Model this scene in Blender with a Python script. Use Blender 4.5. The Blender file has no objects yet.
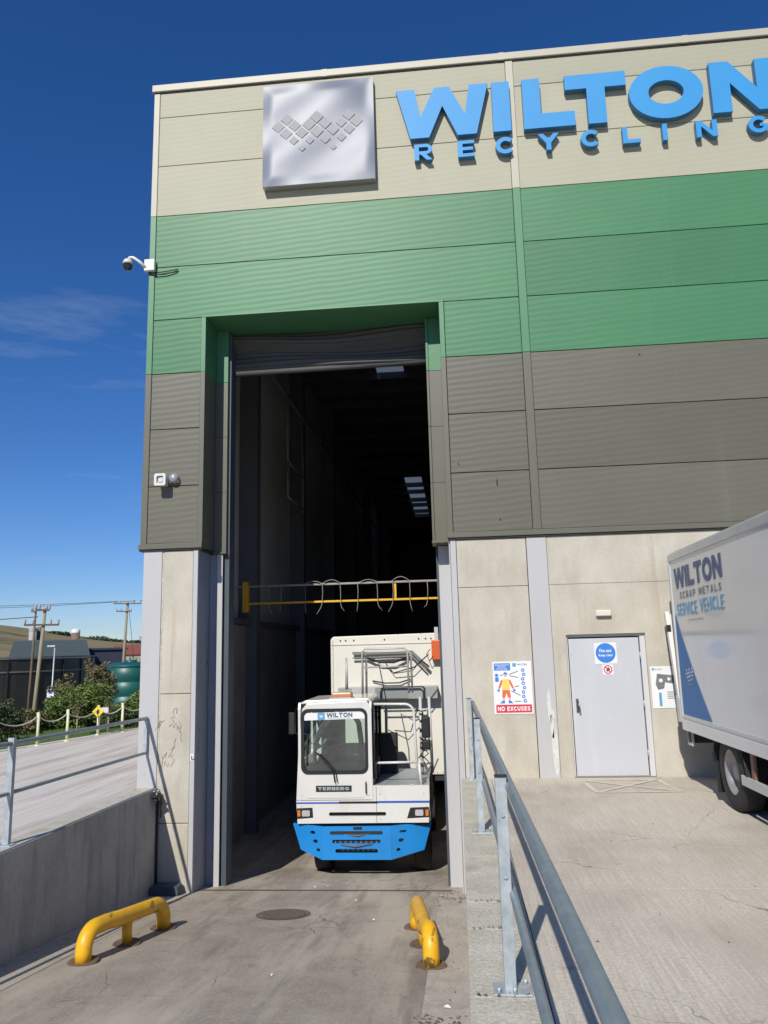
import bpy, bmesh, math, random
from mathutils import Vector, Matrix
from mathutils.geometry import tessellate_polygon
random.seed(7)
SC = bpy.context.scene
COL = SC.collection
R = math.radians
# ------------------------------------------------------------------ camera
cam_d = bpy.data.cameras.new('camera'); cam = bpy.data.objects.new('camera', cam_d); COL.objects.link(cam); SC.camera = cam
cr = Vector((0.99522168, 0.09433322, -0.02520014)); cu = Vector((0.04150122, -0.17505998, 0.9836827)); cw = Vector((-0.08838242, 0.98002819, 0.17813843))
m = Matrix((cr, cu, -cw)).transposed().to_4x4(); m.translation = Vector((5.17945, -12.12887, 1.96864)); cam.matrix_world = m
cam_d.sensor_fit = 'VERTICAL'; cam_d.sensor_height = 24.0; cam_d.lens = 24.0 * 758.663 / 1024.0
cam_d.clip_start = 0.05; cam_d.clip_end = 4000
# ------------------------------------------------------------------ world, sun
SD = Vector((0.29, 1.22, -1.0)).normalized()          # direction the light travels
EL = math.asin(-SD.z); AZ = math.atan2(-SD.x, -SD.y)  # azimuth of the sun clockwise from +Y
W = bpy.data.worlds.new('World'); SC.world = W; W.use_nodes = True
nt = W.node_tree; nt.nodes.clear()
out = nt.nodes.new('ShaderNodeOutputWorld'); bg = nt.nodes.new('ShaderNodeBackground'); sky = nt.nodes.new('ShaderNodeTexSky')
sky.sky_type = 'NISHITA'; sky.sun_disc = False; sky.sun_elevation = EL; sky.sun_rotation = AZ % (2 * math.pi)
sky.altitude = 50; sky.air_density = 1.0; sky.dust_density = 0.06; sky.ozone_density = 3.0
bg.inputs['Strength'].default_value = 0.085
tc = nt.nodes.new('ShaderNodeTexCoord')
mp = nt.nodes.new('ShaderNodeMapping'); mp.inputs['Scale'].default_value = (1.0, 1.0, 5.5); mp.inputs['Rotation'].default_value = (0, R(5), 0)
nz = nt.nodes.new('ShaderNodeTexNoise'); nz.inputs['Scale'].default_value = 3.1; nz.inputs['Detail'].default_value = 9; nz.inputs['Roughness'].default_value = .62
rmp = nt.nodes.new('ShaderNodeValToRGB'); rmp.color_ramp.elements[0].position = .55; rmp.color_ramp.elements[1].position = 1.0
rmp.color_ramp.elements[0].color = (0, 0, 0, 1); rmp.color_ramp.elements[1].color = (.75, .75, .75, 1)
mx = nt.nodes.new('ShaderNodeMixRGB'); mx.inputs['Color2'].default_value = (4.6, 5.4, 6.4, 1)
hs = nt.nodes.new('ShaderNodeHueSaturation'); hs.inputs['Saturation'].default_value = 1.15
L = nt.links.new
L(tc.outputs['Generated'], mp.inputs['Vector']); L(mp.outputs[0], nz.inputs['Vector']); L(nz.outputs['Fac'], rmp.inputs[0])
tint = nt.nodes.new('ShaderNodeMixRGB'); tint.blend_type = 'MULTIPLY'; tint.inputs['Fac'].default_value = 1; tint.inputs['Color2'].default_value = (.80, .92, 1.24, 1)
L(sky.outputs[0], tint.inputs['Color1']); L(tint.outputs[0], hs.inputs['Color']); sp = nt.nodes.new('ShaderNodeSeparateXYZ'); mrz = nt.nodes.new('ShaderNodeMapRange'); mrz.inputs['From Min'].default_value = .38; mrz.inputs['From Max'].default_value = .5; mrz.inputs['To Min'].default_value = 1; mrz.inputs['To Max'].default_value = 0
mul = nt.nodes.new('ShaderNodeMath'); mul.operation = 'MULTIPLY'; L(tc.outputs['Generated'], sp.inputs[0]); L(sp.outputs[2], mrz.inputs[0]); L(mrz.outputs[0], mul.inputs[0]); L(rmp.outputs[0], mul.inputs[1]); L(mul.outputs[0], mx.inputs['Fac']); L(hs.outputs[0], mx.inputs['Color1']); L(mx.outputs[0], bg.inputs['Color']); L(bg.outputs[0], out.inputs[0])
sun_d = bpy.data.lights.new('sun', 'SUN'); sun_d.energy = 4.5; sun_d.angle = R(.53); sun_d.color = (1, .955, .88)
sun = bpy.data.objects.new('sun', sun_d); COL.objects.link(sun); sun.rotation_euler = SD.to_track_quat('-Z', 'Y').to_euler(); sun.location = (0, -30, 30)
SC.view_settings.view_transform = 'Standard'; SC.view_settings.look = 'None'; SC.view_settings.exposure = 0.0; SC.view_settings.gamma = 1
SC.cycles.max_bounces = 8; SC.cycles.transparent_max_bounces = 16

# ------------------------------------------------------------------ materials
MATS = {}
def mat(name, col, rough=.6, metal=0., var=.0, scale=3., stretch=(1, 1, 1), col2=None, bump=0., bscale=40., bstretch=None, spec=.5, coat=0., stain=None, stain_scale=1., stain_stretch=(1, 1, 1), stain_lo=.5, stain_hi=.7, emit=None, estr=0, rvar=0., rib=None, fine=0., fscale=90, pvar=0., crack=None):
    if name in MATS: return MATS[name]
    M = bpy.data.materials.new(name); M.use_nodes = True; t = M.node_tree; N = t.nodes; K = t.links.new
    b = N['Principled BSDF']; b.inputs['Roughness'].default_value = rough; b.inputs['Metallic'].default_value = metal
    b.inputs['Specular IOR Level'].default_value = spec; b.inputs['Coat Weight'].default_value = coat; b.inputs['Coat Roughness'].default_value = .08
    b.inputs['Base Color'].default_value = (*col, 1)
    tc = N.new('ShaderNodeTexCoord'); src = tc.outputs['Object']
    def noise(sc, st, det=6, ro=.6):
        mp = N.new('ShaderNodeMapping'); mp.inputs['Scale'].default_value = st; K(src, mp.inputs['Vector'])
        n = N.new('ShaderNodeTexNoise'); n.inputs['Scale'].default_value = sc; n.inputs['Detail'].default_value = det; n.inputs['Roughness'].default_value = ro
        K(mp.outputs[0], n.inputs['Vector']); return n
    cur = None
    if var or col2:
        n = noise(scale, stretch); rp = N.new('ShaderNodeValToRGB'); rp.color_ramp.elements[0].position = .3; rp.color_ramp.elements[1].position = .7
        c2 = col2 or tuple(min(1, c * (1 + var)) for c in col); c1 = col if col2 else tuple(c * (1 - var) for c in col)
        rp.color_ramp.elements[0].color = (*c1, 1); rp.color_ramp.elements[1].color = (*c2, 1); K(n.outputs['Fac'], rp.inputs[0]); cur = rp.outputs[0]
        if rvar:
            mr = N.new('ShaderNodeMapRange'); mr.inputs['To Min'].default_value = rough - rvar; mr.inputs['To Max'].default_value = rough + rvar
            K(n.outputs['Fac'], mr.inputs[0]); K(mr.outputs[0], b.inputs['Roughness'])
    if fine:
        n = noise(fscale, (1, 1, 1), 4, .75); mr = N.new('ShaderNodeMapRange'); mr.inputs['From Min'].default_value = .3; mr.inputs['From Max'].default_value = .7
        mr.inputs['To Min'].default_value = 1 - fine; mr.inputs['To Max'].default_value = 1 + fine; K(n.outputs['Fac'], mr.inputs[0])
        vm = N.new('ShaderNodeVectorMath'); vm.operation = 'SCALE'
        if cur: K(cur, vm.inputs[0])
        else: vm.inputs[0].default_value = col
        K(mr.outputs[0], vm.inputs['Scale']); cur = vm.outputs[0]
    if stain:
        items = stain if isinstance(stain, list) else [(stain, stain_scale, stain_stretch, stain_lo, stain_hi, 1.)]
        for (sc_, ss, st, lo, hi, amt) in items:
            n = noise(ss, st, 8, .65); rp = N.new('ShaderNodeValToRGB'); rp.color_ramp.elements[0].position = lo; rp.color_ramp.elements[1].position = hi
            rp.color_ramp.elements[0].color = (0, 0, 0, 1); rp.color_ramp.elements[1].color = (amt, amt, amt, 1); K(n.outputs['Fac'], rp.inputs[0])
            mx = N.new('ShaderNodeMixRGB'); mx.inputs['Color2'].default_value = (*sc_, 1); K(rp.outputs[0], mx.inputs['Fac'])
            if cur: K(cur, mx.inputs['Color1'])
            else: mx.inputs['Color1'].default_value = (*col, 1)
            cur = mx.outputs[0]
    if crack:
        cs, cw_, cc_ = crack; nn = noise(2.2, (1, 1, 1), 5, .6); va = N.new('ShaderNodeVectorMath'); va.operation = 'SCALE'; va.inputs['Scale'].default_value = .35; K(nn.outputs['Color'], va.inputs[0])
        vb = N.new('ShaderNodeVectorMath'); vb.operation = 'ADD'; K(src, vb.inputs[0]); K(va.outputs[0], vb.inputs[1])
        vo = N.new('ShaderNodeTexVoronoi'); vo.feature = 'DISTANCE_TO_EDGE'; vo.inputs['Scale'].default_value = cs; K(vb.outputs[0], vo.inputs['Vector'])
        m1 = N.new('ShaderNodeMapRange'); m1.inputs['From Max'].default_value = cw_; m1.inputs['To Min'].default_value = 1; m1.inputs['To Max'].default_value = 0; K(vo.outputs['Distance'], m1.inputs[0])
        n2 = noise(.7, (1, 1, 1), 2); m2 = N.new('ShaderNodeMapRange'); m2.inputs['From Min'].default_value = .5; m2.inputs['From Max'].default_value = .6; K(n2.outputs['Fac'], m2.inputs[0])
        mm = N.new('ShaderNodeMath'); mm.operation = 'MULTIPLY'; K(m1.outputs[0], mm.inputs[0]); K(m2.outputs[0], mm.inputs[1])
        mx = N.new('ShaderNodeMixRGB'); mx.inputs['Color2'].default_value = (*cc_, 1); K(mm.outputs[0], mx.inputs['Fac']); K(cur, mx.inputs['Color1']); cur = mx.outputs[0]
    if pvar:
        oi = N.new('ShaderNodeObjectInfo'); mr = N.new('ShaderNodeMapRange'); mr.inputs['To Min'].default_value = 1 - pvar; mr.inputs['To Max'].default_value = 1 + pvar; K(oi.outputs['Random'], mr.inputs[0])
        vm = N.new('ShaderNodeVectorMath'); vm.operation = 'SCALE'; K(cur, vm.inputs[0]); K(mr.outputs[0], vm.inputs['Scale']); cur = vm.outputs[0]
    if cur: K(cur, b.inputs['Base Color'])
    h = None
    if bump:
        n = noise(bscale, bstretch or (1, 1, 1), 5, .65); bp = N.new('ShaderNodeBump'); bp.inputs['Strength'].default_value = bump; bp.inputs['Distance'].default_value = .02
        K(n.outputs['Fac'], bp.inputs['Height']); h = bp
    if rib:                                            # fine rolled ribs along z with a slight oil-canning wander
        sc_, st_ = rib
        mp = N.new('ShaderNodeMapping'); mp.inputs['Scale'].default_value = (.02, .02, 1); K(src, mp.inputs['Vector'])
        wv = N.new('ShaderNodeTexWave'); wv.wave_type = 'BANDS'; wv.bands_direction = 'Z'; wv.inputs['Scale'].default_value = sc_; wv.inputs['Distortion'].default_value = 1.6
        wv.inputs['Detail'].default_value = 1; wv.inputs['Detail Scale'].default_value = .6
        mpx = N.new('ShaderNodeMapping'); mpx.inputs['Rotation'].default_value = (0, R(4), 0); K(src, mpx.inputs['Vector']); K(mpx.outputs[0], wv.inputs['Vector'])
        bp = N.new('ShaderNodeBump'); bp.inputs['Strength'].default_value = st_; bp.inputs['Distance'].default_value = .01; K(wv.outputs['Fac'], bp.inputs['Height'])
        if h: K(h.outputs[0], bp.inputs['Normal'])
        h = bp
    if h: K(h.outputs[0], b.inputs['Normal'])
    if emit: b.inputs['Emission Color'].default_value = (*emit, 1); b.inputs['Emission Strength'].default_value = estr
    MATS[name] = M; return M

def glass(name, tint, refl=.9):
    M = bpy.data.materials.new(name); M.use_nodes = True; t = M.node_tree; t.nodes.clear(); N = t.nodes
    o = N.new('ShaderNodeOutputMaterial'); mx = N.new('ShaderNodeMixShader'); tr = N.new('ShaderNodeBsdfTransparent'); gl = N.new('ShaderNodeBsdfGlossy'); fr = N.new('ShaderNodeFresnel')
    fr.inputs['IOR'].default_value = 1.9; gl.inputs['Roughness'].default_value = .02; gl.inputs['Color'].default_value = (refl,) * 3 + (1,); tr.inputs['Color'].default_value = (*tint, 1)
    ad = N.new('ShaderNodeMath'); ad.operation = 'ADD'; ad.inputs[1].default_value = .07; t.links.new(fr.outputs[0], ad.inputs[0]); t.links.new(ad.outputs[0], mx.inputs[0]); t.links.new(tr.outputs[0], mx.inputs[1]); t.links.new(gl.outputs[0], mx.inputs[2]); t.links.new(mx.outputs[0], o.inputs[0]); return M

BEIGE = mat('beige_coated_steel', (.392, .378, .278), .55, 0, .035, .8, (1, 1, 1), bump=.05, bscale=2.5, rib=(3.1, .10), spec=.25, pvar=.06, stain=[((.34, .32, .24), 1.2, (4, 4, .15), .54, .8, .4)])
GREEN = mat('green_coated_steel', (.050, .185, .078), .48, 0, .06, .7, bump=.05, bscale=2.5, rib=(3.1, .12), spec=.42, pvar=.10, stain=[((.10, .20, .12), 1.2, (4, 4, .15), .56, .8, .35)])
GREY = mat('olive_grey_coated_steel', (.110, .105, .074), .45, 0, .06, .7, bump=.05, bscale=2.5, rib=(3.1, .11), spec=.5, pvar=.10, stain=[((.16, .15, .12), 1.2, (4, 4, .15), .56, .8, .35)])
BEIGET = mat('beige_trim', (.44, .415, .32), .5, 0, .03, 2); GREENT = mat('green_trim', (.062, .205, .092), .45, 0, .04, 2); GREYT = mat('olive_grey_trim', (.125, .12, .085), .4, 0, .04, 2)
JOINT = mat('dark_joint', (.03, .032, .03), .8)
PRECAST = mat('precast_concrete', (.42, .38, .30), .85, 0, .0, 1.6, (1, 1, .7), col2=(.55, .51, .42), fine=.07, fscale=28, bump=.2, bscale=30,
    stain=[((.33, .30, .24), 1.6, (1.2, 1.2, .25), .52, .78, .55), ((.55, .53, .47), 2.3, (1, 1, .5), .56, .74, .5), ((.34, .235, .14), 2.2, (2.5, 1, .12), .58, .76, .6), ((.22, .19, .15), 14, (1, 1, 1), .70, .76, .6)])
COLUMN = mat('pale_grey_painted_steel', (.455, .447, .44), .5, 0, .04, 1.5, (1, 1, .4), bump=.04, bscale=20, stain=[((.30, .28, .26), 9, (1, 1, .25), .66, .74, .6)])
GUIDE = mat('dark_guide_steel', (.06, .075, .09), .6, 0, .1, 3)
COLUMN_SHADE = mat('shaded_column_steel', (.27, .29, .325), .5, 0, .06, 2, stain=[((.10, .09, .09), 3.5, (1, 1, .5), .64, .70, .9)])  # darker copy of the column paint, shade of the recessed web put into colour
YARD = mat('brushed_yard_concrete', (.45, .40, .325), .88, 0, .0, 6, (9, .25, 1), col2=(.60, .545, .455), fine=.22, fscale=38, crack=(.45, .004, (.20, .165, .13)), bump=.25, bscale=9, bstretch=(14, .4, 1),
    stain=[((.37, .315, .255), .45, (1, 1, 1), .46, .66, .7), ((.56, .51, .42), .8, (2.2, .3, 1), .52, .72, .6), ((.20, .17, .14), 7, (1, 1, 1), .66, .72, .6), ((.30, .25, .20), 3, (14, .25, 1), .60, .70, .45)])
YARDL = mat('brushed_pale_concrete', (.52, .475, .42), .88, 0, .0, 3.0, (3.4, .16, 1), col2=(.66, .62, .555), fine=.07, bump=.2, bscale=9, bstretch=(12, .4, 1),
    stain=[((.38, .31, .255), 1.2, (1.6, .14, 1), .50, .66, .75)])
RAMPM = mat('worn_ramp_concrete', (.285, .245, .20), .85, 0, .0, 2.2, (1, 1, 1), crack=(.55, .006, (.09, .07, .055)), col2=(.38, .33, .27), fine=.26, fscale=34, bump=.35, bscale=10, bstretch=(.5, 12, 1), spec=.3,
    stain=[((.52, .465, .37), 1.0, (.95, .12, 1), .45, .60, .75), ((.17, .148, .125), 1.5, (1.25, .10, 1), .52, .64, .6), ((.42, .39, .33), 2.0, (1, 1, 1), .56, .70, .5), ((.15, .125, .105), 3.1, (1, .7, 1), .60, .70, .5), ((.38, .355, .31), 6, (1, 1, 1), .66, .72, .6), ((.10, .08, .065), 9, (1, 1, 1), .70, .76, .6)])
RAMPE = mat('pale_ramp_edge_concrete', (.40, .355, .30), .88, 0, .0, 3, (2, 1, 1), col2=(.49, .445, .375), fine=.24, fscale=40, bump=.3, bscale=12, bstretch=(9, .4, 1),
    stain=[((.24, .20, .165), 1.6, (1, 1, 1), .54, .72, .7)])
WALLC = mat('grey_retaining_concrete', (.36, .35, .32), .88, 0, .0, 1.4, col2=(.47, .455, .42), fine=.14, fscale=30, bump=.18, bscale=18,
    stain=[((.17, .155, .13), 2.4, (1, 1.4, .18), .52, .72, .7), ((.42, .40, .35), 3, (1, 3, .2), .60, .74, .6)])
PLINTH = mat('rough_plinth_concrete', (.41, .38, .30), .9, 0, .0, 4, col2=(.54, .505, .42), fine=.28, fscale=45, bump=.5, bscale=30,
    stain=[((.26, .225, .17), 2.6, (1, 1, 1), .56, .74, .6)])
GALV = mat('galvanised_steel', (.33, .375, .395), .5, .4, .0, 14, (1, 1, .6), col2=(.53, .57, .58), bump=.05, bscale=60, rvar=.12, stain=[((.30, .31, .30), 5, (1, 1, 1), .6, .75, .6)])
GALVT = mat('galvanised_tube', (.235, .29, .315), .45, .45, .0, 12, col2=(.33, .385, .40), bump=.06, bscale=50, rvar=.1, stain=[((.46, .50, .50), 8, (3, .5, 3), .66, .76, .7)])
YEL = mat('yellow_barrier_paint', (.78, .42, .015), .42, 0, .12, 5, bump=.05, bscale=30, stain=[((.06, .05, .03), 5, (1.2, .6, 1), .59, .65, .85), ((.35, .17, .05), 14, (1, 1, 1), .60, .68, .7)])
YELC = mat('clean_yellow_paint', (.76, .42, .015), .4, 0, .06, 6, stain=[((.30, .16, .05), 16, (1, 1, 1), .66, .74, .7)])
RUST = mat('rusty_steel', (.17, .115, .08), .8, .2, .35, 14, bump=.3, bscale=60)
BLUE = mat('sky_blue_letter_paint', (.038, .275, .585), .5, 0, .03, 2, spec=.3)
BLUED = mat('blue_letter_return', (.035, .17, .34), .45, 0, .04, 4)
SILVER = mat('satin_steel_sheet', (.135, .16, .215), .33, .0, .05, 1.5, spec=.17)
FROST = mat('frosted_steel_tile', (.36, .36, .36), .8, .0, .04, 4)
WHITE = mat('white_vehicle_paint', (.66, .645, .60), .36, 0, .03, 1.6, coat=.5, stain=[((.46, .42, .35), 3.4, (1, 1, .3), .54, .76, .5), ((.25, .22, .18), 11, (1, 1, .4), .68, .76, .5)])
WHITED = mat('dusty_white_paint', (.70, .68, .60), .5, 0, .04, 1.2, stain=[((.50, .46, .38), 1.4, (1, 1, .3), .55, .8, .6)])
TRUCKW = mat('glossy_pale_panel', (.58, .57, .54), .18, 0, .03, .6, coat=.35, spec=.5, bump=.03, bscale=.7, stain=[((.42, .42, .41), 1.1, (1, 1, .3), .55, .8, .5)])
TRIM = mat('pale_trim_alloy', (.55, .56, .54), .4, .3, .05, 3, stain=[((.33, .32, .30), 4, (1, 1, 1), .6, .76, .5)])
BUMP = mat('bright_blue_vehicle_paint', (.012, .235, .62), .34, 0, .04, 3, coat=.3, stain=[((.03, .12, .24), 5, (1, 1, 1), .60, .74, .6), ((.20, .24, .27), 9, (1, 1, .5), .66, .76, .5), ((.01, .15, .40), 1.5, (1, 1, 1), .45, .7, .5)])
STRIPE = mat('dark_blue_stripe', (.03, .10, .42), .4)
BLK = mat('black_plastic', (.012, .012, .013), .6, 0, .15, 8); BLKG = mat('matt_black_steel', (.025, .025, .025), .75, 0, .2, 8)
RUB = mat('tyre_rubber', (.028, .027, .026), .85, 0, .25, 10, bump=.2, bscale=60)
RIMM = mat('dusty_wheel_steel', (.33, .32, .31), .55, .5, .15, 8); RIMD = mat('dark_wheel_steel', (.12, .11, .10), .6, .3, .2, 8)
LENS = mat('headlight_lens', (.75, .75, .78), .15, .6); AMB = mat('amber_lens', (.62, .18, .02), .3, 0, .05, 9, coat=.6); BEAC = mat('faded_orange_beacon', (.50, .20, .09), .4, 0, .1, 9, coat=.3)
ORG = mat('orange_plastic', (.62, .11, .02), .45, 0, .06, 8); NAVY = mat('navy_print', (.06, .09, .19), .5); GREYP = mat('grey_print', (.17, .18, .20), .5)
SKYP = mat('light_blue_print', (.10, .33, .52), .45); BLUEP = mat('blue_panel_print', (.045, .15, .36), .5, 0, .05, 1, spec=.2)
PWHITE = mat('white_sign_face', (.74, .74, .73), .45, 0, .03, 6); PRED = mat('red_print', (.60, .035, .05), .45); PBLUE = mat('sign_blue_print', (.04, .20, .60), .45); PYEL = mat('sign_yellow_print', (.85, .58, .12), .45)
PORG = mat('sign_orange_print', (.68, .14, .05), .45); PDK = mat('sign_dark_print', (.05, .055, .06), .5); SKIN = mat('skin', (.46, .25, .17), .55, 0, .06, 20); PPINK = mat('sign_pink_print', (.78, .45, .42), .5)
DOORM = mat('grey_door_paint', (.50, .51, .53), .40, 0, .02, 1, spec=.6, bump=.02, bscale=1.2, stain=[((.56, .58, .56), 1.1, (3, 1, .35), .5, .7, .6), ((.33, .31, .28), 5, (1, 1, .5), .64, .76, .5)])
FRAMEM = mat('door_frame_paint', (.56, .555, .55), .45, 0, .03, 5)
SHUT = mat('shutter_grey', (.075, .074, .07), .75, .0, .12, 3, (1, 1, 4)); INW = mat('interior_lining_sheet', (.55, .55, .54), .7, 0, .1, .6); INS = mat('interior_dark_steel', (.11, .115, .13), .6, 0, .1, 3)
INC = mat('interior_concrete', (.26, .24, .22), .9, 0, .2, 1); ROOFS = mat('roof_sheet', (.12, .13, .15), .7)
WOOD = mat('weathered_pole_timber', (.30, .26, .17), .9, 0, .2, 3, (6, 6, .5)); WOODD = mat('dark_pole_timber', (.15, .115, .08), .9, 0, .2, 3)
WPOST = mat('cream_post_paint', (.72, .69, .45), .55, 0, .06, 6, stain=[((.40, .36, .22), 9, (1, 1, .5), .62, .74, .5)]); ROPE = mat('pale_rope', (.66, .63, .57), .9, 0, .15, 40, bump=.4, bscale=80)
CABLE = mat('black_cable', (.02, .02, .022), .6)
TANKG = mat('teal_plastic_tank', (.008, .09, .085), .42, 0, .08, 1.5); TANKD = mat('dark_enamel_panels', (.022, .028, .026), .5, 0, .0, .5, col2=(.034, .036, .032), bump=.05, bscale=4)
ROOFG = mat('grey_green_sheet_roof', (.075, .095, .08), .6, 0, .1, .4, (6, 1, 1)); SHEDB = mat('navy_cladding', (.02, .028, .05), .6, 0, .12, .5, (8, 8, 1)); ROOFR = mat('terracotta_roof', (.26, .075, .045), .8, 0, .15, 1)
BRICK = mat('brown_brick', (.20, .13, .09), .85, 0, .15, 3); STKG = mat('grey_render', (.38, .36, .33), .85, 0, .1, 2)
GRASS = mat('lawn_grass', (.055, .115, .018), .9, 0, .0, 2.5, col2=(.085, .155, .025), bump=.6, bscale=40, fine=.2, stain=[((.13, .14, .04), 1.2, (1, 1, 1), .56, .72, .5)])
FIELD = mat('rough_grass_land', (.16, .135, .05), .95, 0, .0, .02, col2=(.28, .20, .10), bump=.5, bscale=2,
    stain=[((.055, .075, .025), .012, (1, 2.5, 1), .50, .60, .9), ((.13, .085, .045), .05, (1, 1, 1), .56, .68, .7), ((.05, .06, .025), .15, (1, 1, 1), .60, .68, .6)])
SOIL = mat('planting_soil', (.06, .045, .03), .95, 0, .25, 3, bump=.6, bscale=20)
LEAFA = mat('fresh_green_leaves', (.075, .13, .02), .6, 0, .0, 1.5, col2=(.14, .19, .035)); LEAFB = mat('dark_green_leaves', (.022, .045, .012), .6, 0, .0, 2, col2=(.05, .08, .02)); LEAFC = mat('olive_brown_leaves', (.10, .095, .035), .7, 0, .0, 2, col2=(.17, .14, .06))
TWIG = mat('twig_bark', (.16, .13, .09), .9); TEALF = mat('teal_mesh_fence', (.01, .09, .09), .6)
GLS = glass('cab_glass', (.82, .93, .91)); GLD = glass('dark_glass', (.25, .32, .30))
CLOTH = mat('dark_work_jacket', (.12, .155, .20), .85, 0, .2, 20); SEATM = mat('seat_cloth', (.17, .19, .21), .85)
HOSE = mat('grey_hose', (.30, .29, .27), .6); LITTER = mat('white_paper', (.75, .75, .74), .7); DEBRIS = mat('dry_leaf_litter', (.14, .105, .07), .95, 0, .3, 30); DRAIN = mat('cast_iron', (.145, .122, .10), .8, .1, .2, 15)
MARK = mat('worn_cream_marking', (.56, .52, .41), .8, 0, .06, 6, stain=[((.40, .35, .28), 7, (1, 1, 1), .50, .66, .8)])
THRESH = mat('rust_red_threshold', (.17, .11, .085), .85, 0, .25, 5)
TRANSL = bpy.data.materials.new('translucent_rooflight'); TRANSL.use_nodes = True
_t = TRANSL.node_tree; _t.nodes.clear(); _o = _t.nodes.new('ShaderNodeOutputMaterial'); _b = _t.nodes.new('ShaderNodeBsdfTranslucent'); _b.inputs[0].default_value = (.30, .33, .36, 1); _t.links.new(_b.outputs[0], _o.inputs[0])

# ------------------------------------------------------------------ mesh builder
class MB:
    def __init__(s): s.v = []; s.f = []; s.sm = []; s.mi = []; s.cur = 0
    def quad(s, *p): n = len(s.v); s.v += [tuple(q) for q in p]; s.f.append(tuple(range(n, n + len(p)))); s.sm.append(0); s.mi.append(s.cur); return s
    def box(s, x0, x1, y0, y1, z0, z1):
        if x1 < x0: x0, x1 = x1, x0
        if y1 < y0: y0, y1 = y1, y0
        if z1 < z0: z0, z1 = z1, z0
        n = len(s.v); s.v += [(x0, y0, z0), (x1, y0, z0), (x1, y1, z0), (x0, y1, z0), (x0, y0, z1), (x1, y0, z1), (x1, y1, z1), (x0, y1, z1)]
        for q in ((3, 2, 1, 0), (4, 5, 6, 7), (0, 1, 5, 4), (1, 2, 6, 5), (2, 3, 7, 6), (3, 0, 4, 7)): s.f.append(tuple(n + i for i in q)); s.sm.append(0); s.mi.append(s.cur)
        return s
    def obox(s, c, ax, ay, az):       # centre and three half-axis vectors
        c = Vector(c); ax = Vector(ax); ay = Vector(ay); az = Vector(az); n = len(s.v)
        for sz in (-1, 1):
            for sx, sy in ((-1, -1), (1, -1), (1, 1), (-1, 1)): s.v.append(tuple(c + ax * sx + ay * sy + az * sz))
        for q in ((3, 2, 1, 0), (4, 5, 6, 7), (0, 1, 5, 4), (1, 2, 6, 5), (2, 3, 7, 6), (3, 0, 4, 7)): s.f.append(tuple(n + i for i in q)); s.sm.append(0); s.mi.append(s.cur)
        return s
    def bar(s, a, b, w, h, up=(0, 0, 1)):
        a = Vector(a); b = Vector(b); d = b - a; u = Vector(up); sx = d.cross(u)
        if sx.length < 1e-6: sx = d.cross(Vector((1, 0, 0)))
        sx.normalize(); sz = sx.cross(d).normalized(); return s.obox((a + b) / 2, d / 2, sx * w / 2, sz * h / 2)
    def tube(s, pts, r, n=10, cap=True, r2=None):
        pts = [Vector(p) for p in pts]; k = len(pts); base = len(s.v); prev = None
        for i, p in enumerate(pts):
            d = (pts[min(i + 1, k - 1)] - pts[max(i - 1, 0)]).normalized()
            if prev is None: a = d.orthogonal().normalized()
            else: a = (prev - d * prev.dot(d)).normalized()
            prev = a; b = d.cross(a); rr = r if r2 is None else r + (r2 - r) * i / (k - 1)
            for j in range(n):
                t = 2 * math.pi * j / n; s.v.append(tuple(p + (a * math.cos(t) + b * math.sin(t)) * rr))
        for i in range(k - 1):
            for j in range(n):
                q = base + i * n; s.f.append((q + j, q + (j + 1) % n, q + n + (j + 1) % n, q + n + j)); s.sm.append(1); s.mi.append(s.cur)
        if cap:
            s.f.append(tuple(base + j for j in range(n - 1, -1, -1))); s.sm.append(0); s.mi.append(s.cur)
            s.f.append(tuple(base + (k - 1) * n + j for j in range(n))); s.sm.append(0); s.mi.append(s.cur)
        return s
    def lathe(s, prof, c=(0, 0, 0), axis='z', n=32, smooth=1):     # prof: (radius, height)
        base = len(s.v); c = Vector(c)
        for (r, h) in prof:
            for j in range(n):
                t = 2 * math.pi * j / n; a, b = r * math.cos(t), r * math.sin(t)
                p = (a, b, h) if axis == 'z' else (h, a, b) if axis == 'x' else (a, h, b)
                s.v.append(tuple(c + Vector(p)))
        for i in range(len(prof) - 1):
            for j in range(n):
                q = base + i * n; s.f.append((q + j, q + (j + 1) % n, q + n + (j + 1) % n, q + n + j)); s.sm.append(smooth); s.mi.append(s.cur)
        return s
    def poly(s, outer, holes, O, ux, uz, th, both=True):   # outline in a plane, extruded backwards by th from the front face
        O = Vector(O); ux = Vector(ux); uz = Vector(uz); n = ux.cross(uz)
        loops = [outer] + list(holes); flat = [p for l in loops for p in l]; tris = tessellate_polygon([[Vector((p[0], p[1], 0)) for p in l] for l in loops])
        base = len(s.v); N_ = len(flat)
        s.v += [tuple(O + ux * p[0] + uz * p[1]) for p in flat]
        if th: s.v += [tuple(O + ux * p[0] + uz * p[1] - n * th) for p in flat]
        for t in tris:
            a, b, c = t; pa, pb, pc = flat[a], flat[b], flat[c]
            if (pb[0] - pa[0]) * (pc[1] - pa[1]) - (pb[1] - pa[1]) * (pc[0] - pa[0]) < 0: b, c = c, b
            s.f.append((base + a, base + b, base + c)); s.sm.append(0); s.mi.append(s.cur)
            if th and both: s.f.append((base + N_ + a, base + N_ + c, base + N_ + b)); s.sm.append(0); s.mi.append(s.cur)
        if th:
            k = 0; keep = s.cur; s.cur = getattr(s, 'side', s.cur)
            for l in loops:
                for i in range(len(l)):
                    j = (i + 1) % len(l); s.f.append((base + k + i, base + N_ + k + i, base + N_ + k + j, base + k + j)); s.sm.append(0); s.mi.append(s.cur)
                k += len(l)
            s.cur = keep
        return s
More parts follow.
